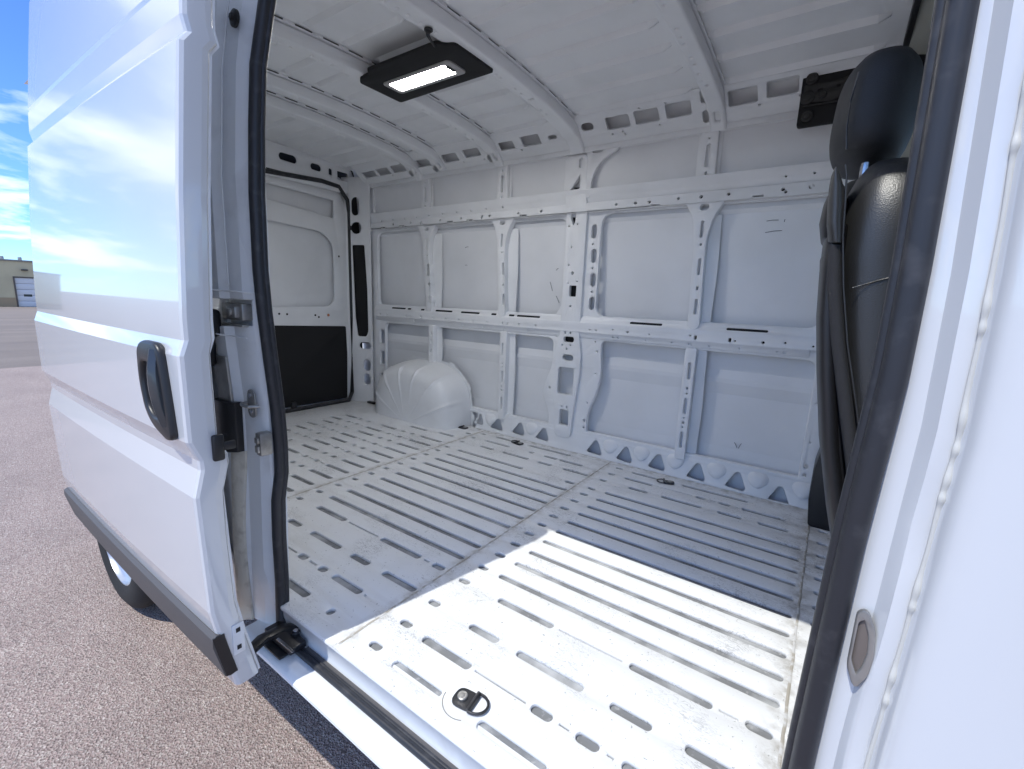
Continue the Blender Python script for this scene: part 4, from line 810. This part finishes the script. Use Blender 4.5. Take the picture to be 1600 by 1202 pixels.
# wheels -------------------------------------------------------------------------
def wheel(x, y, sgn):
    bm = bmesh.new(); n = 64; prof_ = [(.225, .0), (.26, -.012), (.300, -.006), (.335, .012), (.348, .035), (.350, .11), (.348, .18), (.33, .20), (.25, .21), (.225, .19)]
    V = []
    for k in range(n):
        t = 2*math.pi*k/n; V.append([Vector((r*math.cos(t), sgn*w, r*math.sin(t))) for r, w in prof_])
    V.append(V[0]); loft(bm, V, cap=False, closed=True)
    bmesh.ops.remove_doubles(bm, verts=bm.verts, dist=1e-6)
    w_ = bpy.data.objects.new('wheel', None); S.collection.objects.link(w_); w_.parent = van; w_.location = (x, y, .352)
    finish(bm, 'tyre', M_['tyre'], w_, 40)
    bm = bmesh.new(); rp_ = [(.232, .002), (.222, .004), (.215, .02), (.20, .035), (.15, .045), (.12, .035), (.09, .010), (.06, .002), (.02, .0)]
    V = []
    for k in range(n):
        t = 2*math.pi*k/n; V.append([Vector((r*math.cos(t), sgn*w, r*math.sin(t))) for r, w in rp_])
    V.append(V[0]); loft(bm, V, cap=False, closed=False); bmesh.ops.remove_doubles(bm, verts=bm.verts, dist=1e-6)
    for k in range(5):
        t = 2*math.pi*k/5; disc(bm, (.05*math.cos(t), sgn*.004, .05*math.sin(t)), (0, -sgn, 0), .010, .012, 8)
    finish(bm, 'rim', mat('silver_rim', (.55, .56, .58), .3, metal=.8), w_, 35)
wheel(-2.58, -.075, 1); wheel(1.46, -.055, 1); wheel(1.46, 1.925, -1); wheel(-2.58, 1.925, -1)
# cab -----------------------------------------------------------------------------
cabol = [(.223, .46), (.223, 2.45), (.60, 2.45), (.92, 2.33), (1.10, 2.05), (1.72, 1.50), (2.25, 1.30), (2.42, 1.05), (2.44, .50), (1.95, .42)] + [(1.46+.42*math.cos(t), .36+.42*math.sin(t)) for t in [math.pi*k/16 for k in range(17)] if .36+.42*math.sin(t) > .43] + [(1.0, .42)]
win = roundpoly([(.36, 1.47), (1.42, 1.47), (1.40, 1.56), (1.0, 2.02), (.88, 2.09), (.36, 2.12)], .05, 5)
sheet('cab_side', cabol, [win], lambda u, v, w: Vector((u, -.055-bulge(v)*.8-w*-1*-1, v)), M_['paint'], van, .008, .002, cv=ZC, ang=25)
sheet('front_window', win, [], lambda u, v, w: Vector((u, -.050-bulge(v)*.8-w, v)), M_['clear'], van, .004, .0005, cv=ZC, ang=25)
sheet('front_window', roundpoly([(.25, 1.45), (1.45, 1.45), (.95, 2.05), (.25, 2.12)], .06), [], lambda u, v, w: Vector((u, 1.927+bulge(v)*.6-w, v)), M_['clear'], van, .003, .0005, cv=ZC, ang=25)
bm = bmesh.new(); V = []
for x, z in ((.70, 2.60), (.95, 2.42), (1.12, 2.12)): V.append([(x, y, z-.10*abs((y-CY)/1.0)**3) for y in [-.06+1.99*k/10 for k in range(11)]])
loft(bm, V, cap=False, closed=False); finish(bm, 'cab_roof_edge', M_['paint'], van, 40, recalc=False)
bm = bmesh.new(); V = []
for x, z in ((1.12, 2.12), (1.42, 1.82), (1.74, 1.50)): V.append([(x-.16*abs((y-CY)/1.0)**2, y, z) for y in [-.06+1.99*k/10 for k in range(11)]])
loft(bm, V, cap=False, closed=False); ws = finish(bm, 'windscreen', None, van, 40, recalc=False)
ws.data.materials.clear(); ws.data.materials.append(M_['clear'])
bm = bmesh.new(); V = []
for x, z in ((1.74, 1.50), (2.0, 1.42), (2.25, 1.30), (2.40, 1.10), (2.44, .80), (2.43, .46)): V.append([(x-.10*abs((y-CY)/1.0)**2*(1 if x > 2 else .6), y, z) for y in [-.06+1.99*k/10 for k in range(11)]])
loft(bm, V, cap=False, closed=False); finish(bm, 'bonnet', M_['paint'], van, 40, recalc=False)
bm = bmesh.new(); box(bm, 1.15, 1.95, .0, 1.87, .8, 1.45, .03); finish(bm, 'dashboard', M_['plastic'], van)
bm = bmesh.new(); box(bm, .5, 1.2, .0, 1.87, .50, .56, .005); finish(bm, 'cab_floor', M_['plastic'], van)
bm = bmesh.new(); box(bm, -3.4, 2.2, .25, 1.60, .24, .52, .02); finish(bm, 'underbody', M_['shadow_gap'], van)
bm = bmesh.new(); box(bm, -3.4, -1.30, -.0, .25, .46, .555, .01); box(bm, -3.4, 2.2, 1.60, 1.93, .46, .555, .01); finish(bm, 'side_member', M_['shadow_gap'], van)
# cab headliner edge: black joint, pale panel
bm = bmesh.new(); box(bm, .070, .088, .05, 1.78, 2.465, 2.53, .003); finish(bm, 'headliner_joint', M_['rubber'], van)
bm = bmesh.new()
loft(bm, [[(.088, y, camber(y)+.03), (.30, y, camber(y)-.02), (.30, y, camber(y)+.05), (.088, y, camber(y)+.05)] for y in (.04, .4, .935, 1.4, 1.82)]); box(bm, .088, .9, .04, 1.84, 2.50, 2.54, .004)
finish(bm, 'headliner', M_['headliner'], van, 40)
bm = bmesh.new(); box(bm, .10, 1.0, 1.80, 1.90, 2.10, 2.50, .02); finish(bm, 'cab_side_lining', M_['headliner'], van, 40)
# black board with bracket on the far cant rail
board = sheet('overhead_board', roundpoly([(-.236, 2.268), (.25, 2.268), (.25, 2.56), (-.236, 2.545)], .008), [], lambda u, v, w: Vector((u, 1.748-w, v)), M_['blackboard'], van, .03, .003)
dk = mat('dark_grey_metal', (.030, .029, .027), .5, metal=.2, bump=(40, .3, .003))
sheet('bracket', roundpoly([(-.228, 2.355), (-.13, 2.345), (-.03, 2.375), (.10, 2.39), (.10, 2.43), (-.08, 2.425), (-.13, 2.415), (-.228, 2.42)], .008), [rrect(-.17, 2.39, .02, .012), rrect(-.11, 2.395, .014, .010), rrect(-.08, 2.40, .010, .008), rrect(-.05, 2.405, .012, .008)], lambda u, v, w: Vector((u, 1.742-w, v)), dk, board, .005, .001)
bm = bmesh.new()
for (x, z, r) in ((-.205, 2.440, .022), (-.212, 2.370, .026), (-.160, 2.372, .014), (-.205, 2.300, .022)): disc(bm, (x, 1.745, z), (0, -1, 0), r, .010, 20); disc(bm, (x, 1.735, z), (0, -1, 0), r*.5, .004, 12)
finish(bm, 'fastener', dk, board)
bm = bmesh.new(); box(bm, -.225, .2, 1.738, 1.745, 2.335, 2.341, .001, 1); box(bm, -.225, .2, 1.738, 1.745, 2.485, 2.490, .001, 1); finish(bm, 'ridge', dk, board)
# black trim at the foot of the far pillar
sheet('pillar_trim', roundpoly([(.022, .585), (.155, .585), (.16, 1.0), (.16, 1.34), (.03, 1.34), (.018, 1.05), (.034, 1.03), (.030, .95), (.012, .84), (.010, .70)], .01), [], lambda u, v, w: Vector((u+.014, 1.66-w, v)), M_['plastic'], van, .19, .006)
bm = bmesh.new(); box(bm, .17, .19, 1.62, 1.70, .585, .74, .006); finish(bm, 'cab_step_edge', M_['inner'], van)
# seats ---------------------------------------------------------------------------
def superring(cx_, cy_, cz_, hx, hy_, e=3.2, n=32, lean=0.0):
    o = []
    for k in range(n):
        t = 2*math.pi*k/n; ct, s_t = math.cos(t), math.sin(t); r = (abs(ct)**e+abs(s_t)**e)**(-1/e)
        o.append((cx_+hx*r*ct + lean*0, cy_+hy_*r*s_t, cz_))
    return o
def seat(y0, y1, label=None):
    root = bpy.data.objects.new('seat', None); S.collection.objects.link(root); root.parent = van
    yc, hw = (y0+y1)/2, (y1-y0)/2
    back = [(1.02, .155, .070), (1.15, .125, .074), (1.28, .098, .076), (1.40, .078, .076), (1.50, .062, .074), (1.58, .052, .070), (1.65, .046, .066), (1.70, .044, .062), (1.735, .044, .052), (1.757, .046, .038), (1.768, .048, .018)]
    bm = bmesh.new(); V = []
    for z, xc, hx in back[:6]: V.append(superring(xc, yc, z, hx, hw, 3.0))
    for q in range(12):
        t = (q+1)/12; z = 1.58+.19*t; f_t = max((1-t**3)**(1/2.6), .10)
        V.append(superring(.050-.004*t, yc, z, .070*f_t, hw*(.35+.65*f_t), 3.0))
    loft(bm, V); finish(bm, 'backrest', M_['leather'], root, 60)
    # hard rear shell and side bolster
    bm = bmesh.new(); V = []
    for z, xc, hx in back[:7]:
        V.append(superring(xc-hx+.004, yc, z*1.0, .020, hw*.96, 3.4))
    loft(bm, V); finish(bm, 'back_shell', M_['plastic'], root, 50)
    bm = bmesh.new(); V = []
    for z, xc, hx in ((1.618, .002, .010), (1.622, .000, .017), (1.65, -.005, .018), (1.68, -.008, .018), (1.705, -.011, .016), (1.722, -.014, .011), (1.730, -.015, .006), (1.733, -.015, .002)):
        V.append(superring(xc-.014, y0+.035, z, hx*.66, .048, 2.6, 20))
    loft(bm, V); finish(bm, 'side_bolster', M_['leather'], root, 60)
    # stitched strip running down behind the side panel, and the cross seam
    bm = bmesh.new(); V = []
    for z, x, h in ((1.10, .110, .016), (1.25, .078, .016), (1.36, .052, .017), (1.46, .028, .017), (1.55, .010, .017), (1.615, .001, .016)):
        V.append(superring(x-.016, y0+.034, z, h*.66, .043, 3.0, 20))
    loft(bm, V); finish(bm, 'side_strip', M_['fabric'], root, 60)
    bm = bmesh.new(); tube(bm, [(x, y0-.003, z) for z, x in ((1.25, .076), (1.36, .050), (1.46, .024), (1.55, .006), (1.63, -.006), (1.68, -.010), (1.72, -.014), (1.736, -.018))], .0014, 8); finish(bm, 'piping', M_['leather'], root, 60)
    bm = bmesh.new(); tube(bm, [(.018+.10*k/8, y0-.0012, 1.548+.010*math.sin(math.pi*k/10)+.0022*k) for k in range(9)], .0012, 6); finish(bm, 'seam', M_['leather'], root, 60)
    # lever cover and map pocket at the rear
    bm = bmesh.new(); V = []
    for z, h in ((1.628, .006), (1.632, .014), (1.66, .020), (1.69, .018), (1.715, .010), (1.722, .004)): V.append(superring(-.024, y0+.10, z, h, .08, 2.6, 20))
    loft(bm, V); finish(bm, 'lever_cover', M_['plastic'], root, 60)
    bm = bmesh.new(); V = []
    for z, xc in ((1.02, .085), (1.2, .052), (1.36, .022), (1.45, .004), (1.53, -.012), (1.60, -.020), (1.618, -.018), (1.624, -.014)): V.append(superring(xc, yc, z, .016 if z < 1.61 else .008, hw*.90, 3.4))
    loft(bm, V); finish(bm, 'map_pocket', M_['plastic'], root, 50)
    # headrest
    bm = bmesh.new(); V = []
    for q in range(15):
        t = q/14; z = 1.775+.180*t; u_t = abs(2*t-1); f_t = (1-u_t**3.2)**(1/2.4) if u_t < 1 else 0
        f_t = max(f_t, .12)
        V.append(superring(.006+.008*t, yc, z, .063*f_t**.9, .135*f_t**.45, 2.5, 36))
    loft(bm, V); hr = finish(bm, 'headrest', M_['leather2'], root, 60)
    bm = bmesh.new(); tube(bm, [(-.022, yc-.1335, 1.785), (-.026, yc-.1345, 1.82), (-.027, yc-.1345, 1.86), (-.022, yc-.1335, 1.905)], .0014, 6); finish(bm, 'seam', M_['leather'], hr, 60)
    for s in (-.06, .06):
        bm = bmesh.new(); tube(bm, [(.008, yc+s, 1.72), (.008, yc+s, 1.785)], .006, 10); finish(bm, 'post', M_['steel'], hr)
    # cushion and pedestal
    bm = bmesh.new(); V = []
    for z, hx in ((.92, .23), (.95, .25), (1.02, .26), (1.07, .25), (1.09, .20)): V.append(superring(.36, yc, z, hx, hw, 3.4))
    loft(bm, V); finish(bm, 'seat_cushion', M_['leather'], root, 60)
    bm = bmesh.new(); box(bm, .20, .58, yc-hw*.85, yc+hw*.85, .56, .93, .02); finish(bm, 'pedestal', M_['plastic'], root)
    return root
s1 = seat(.30, .76); s2 = seat(1.22, 1.68)
# scratches on the bare panels
bm = bmesh.new()
for (x, z, l, a_) in ((-2.205, 1.861, .03, 10), (-2.213, 1.737, .02, 0), (-1.461, 1.705, .02, 40), (-.30, 1.923, .05, 2), (-.29, 1.873, .07, 5), (-.25, 1.92, .012, 80), (-1.9, 1.62, .05, 60), (-2.07, 2.203, .05, 25), (-.31, .80, .03, 70), (-.33, .80, .03, -60), (-1.5, 1.60, .06, -70), (-1.45, 1.52, .05, -60)):
    ca, sa = math.cos(R(a_)), math.sin(R(a_)); yk = 1.925+bulge(z)*.6-.0008
    tube(bm, [(x-l/2*ca, yk, z-l/2*sa), (x, yk-.0003, z+.002), (x+l/2*ca, yk, z+l/2*sa)], .0014, 6)
finish(bm, 'scuff', mat('scuff_mark', (.12, .12, .13), .8), van)
# --------------------------------------------------------------- ground
bm = bmesh.new()
def gz(x):
    if x > -12: return 0.0
    if x < -70: return -1.26
    return -1.26*(-12-x)/58
xs_ = [-3000, -600, -200, -110, -70, -50, -30, -20, -11.6, 0, 40, 600, 3000]; ys_ = [-3000, -500, -60, 0, 60, 500, 3000]
G = [[bm.verts.new((x, y, gz(x))) for y in ys_] for x in xs_]
for A, B, x in zip(G, G[1:], xs_):
    for k in range(len(ys_)-1):
        f = bm.faces.new((A[k], B[k], B[k+1], A[k+1])); f.material_index = 1 if x < -12 else 0
ground = finish(bm, 'ground', [M_['asphalt'], M_['asphalt2']], None, 30)
ground['kind'] = 'structure'
# --------------------------------------------------------------- warehouse
wh = bpy.data.objects.new('warehouse', None); S.collection.objects.link(wh); wh.location = (-70, 12, -1.26)
wh['label'] = 'low tan block warehouse with a white overhead door, far across the lot behind the van'; wh['category'] = 'building'
M_['block'] = mat('tan_block', (.54, .47, .31), .9, mott=(.6, (.46, .40, .27), .4, .7), bump=(3, .3, .02))
M_['tanbase'] = mat('tan_base_course', (.36, .27, .17), .9)
M_['gdoor'] = mat('white_overhead_door', (.62, .63, .66), .5)
H = 4.66
dy0, dy1 = 9.08-12, 12.55-12
bm = bmesh.new()
for (y0, y1, z0, z1) in ((-24, dy0, 0, H), (dy1, 26, 0, H), (dy0, dy1, 3.02, H)): box(bm, -.3, 0, y0, y1, z0, z1, 0)
box(bm, -22, -.3, -24, -23.7, 0, H, 0); box(bm, -22, -.3, 25.7, 26, 0, H, 0); box(bm, -22.3, -22, -24, 26, 0, H, 0)
wl = finish(bm, 'wall', M_['block'], wh); wl.parent = wh
bm = bmesh.new()
for (y0, y1) in ((-24, dy0-.003), (dy1+.003, 26)): box(bm, .002, .03, y0, y1, 0, .95, 0)
finish(bm, 'base_course', M_['tanbase'], wh)
bm = bmesh.new(); box(bm, -22.3, .12, -24.1, 26.1, H, H+.16, .02); finish(bm, 'roof', mat('roof_flashing', (.22, .22, .21), .6), wh)
gd = bpy.data.objects.new('overhead_door', None); S.collection.objects.link(gd); gd.parent = wh
bm = bmesh.new()
for k in range(5): box(bm, -.16, -.10, dy0+.02, dy1-.02, .02+.6*k, .60+.6*k, .02)
finish(bm, 'door_panel', M_['gdoor'], gd)
for k in range(3):
    bm = bmesh.new(); y = dy0+.50+.98*k; box(bm, -.102, -.09, y, y+.62, 1.08, 1.32, .03); finish(bm, 'door_window', M_['glass'], gd)
bm = bmesh.new(); box(bm, -.05, .06, dy0-.12, dy0-.004, 0, 3.02, .01); box(bm, -.05, .06, dy1+.004, dy1+.12, 0, 3.02, .01); box(bm, -.05, .06, dy0-.12, dy1+.12, 3.024, 3.12, .01); finish(bm, 'door_frame', mat('brown_frame', (.10, .08, .07), .6), gd)
bm = bmesh.new(); box(bm, .0, .30, dy0+.55, dy0+1.05, 3.75, 3.90, .04); finish(bm, 'wall_lamp', M_['darksteel'], wh)
for y in (-3.4, -2.1, 4.0):
    bm = bmesh.new(); disc(bm, (-1.5, y, H+.15), (0, 0, 1), .16, .35, 12); finish(bm, 'roof_vent', M_['galv'], wh)
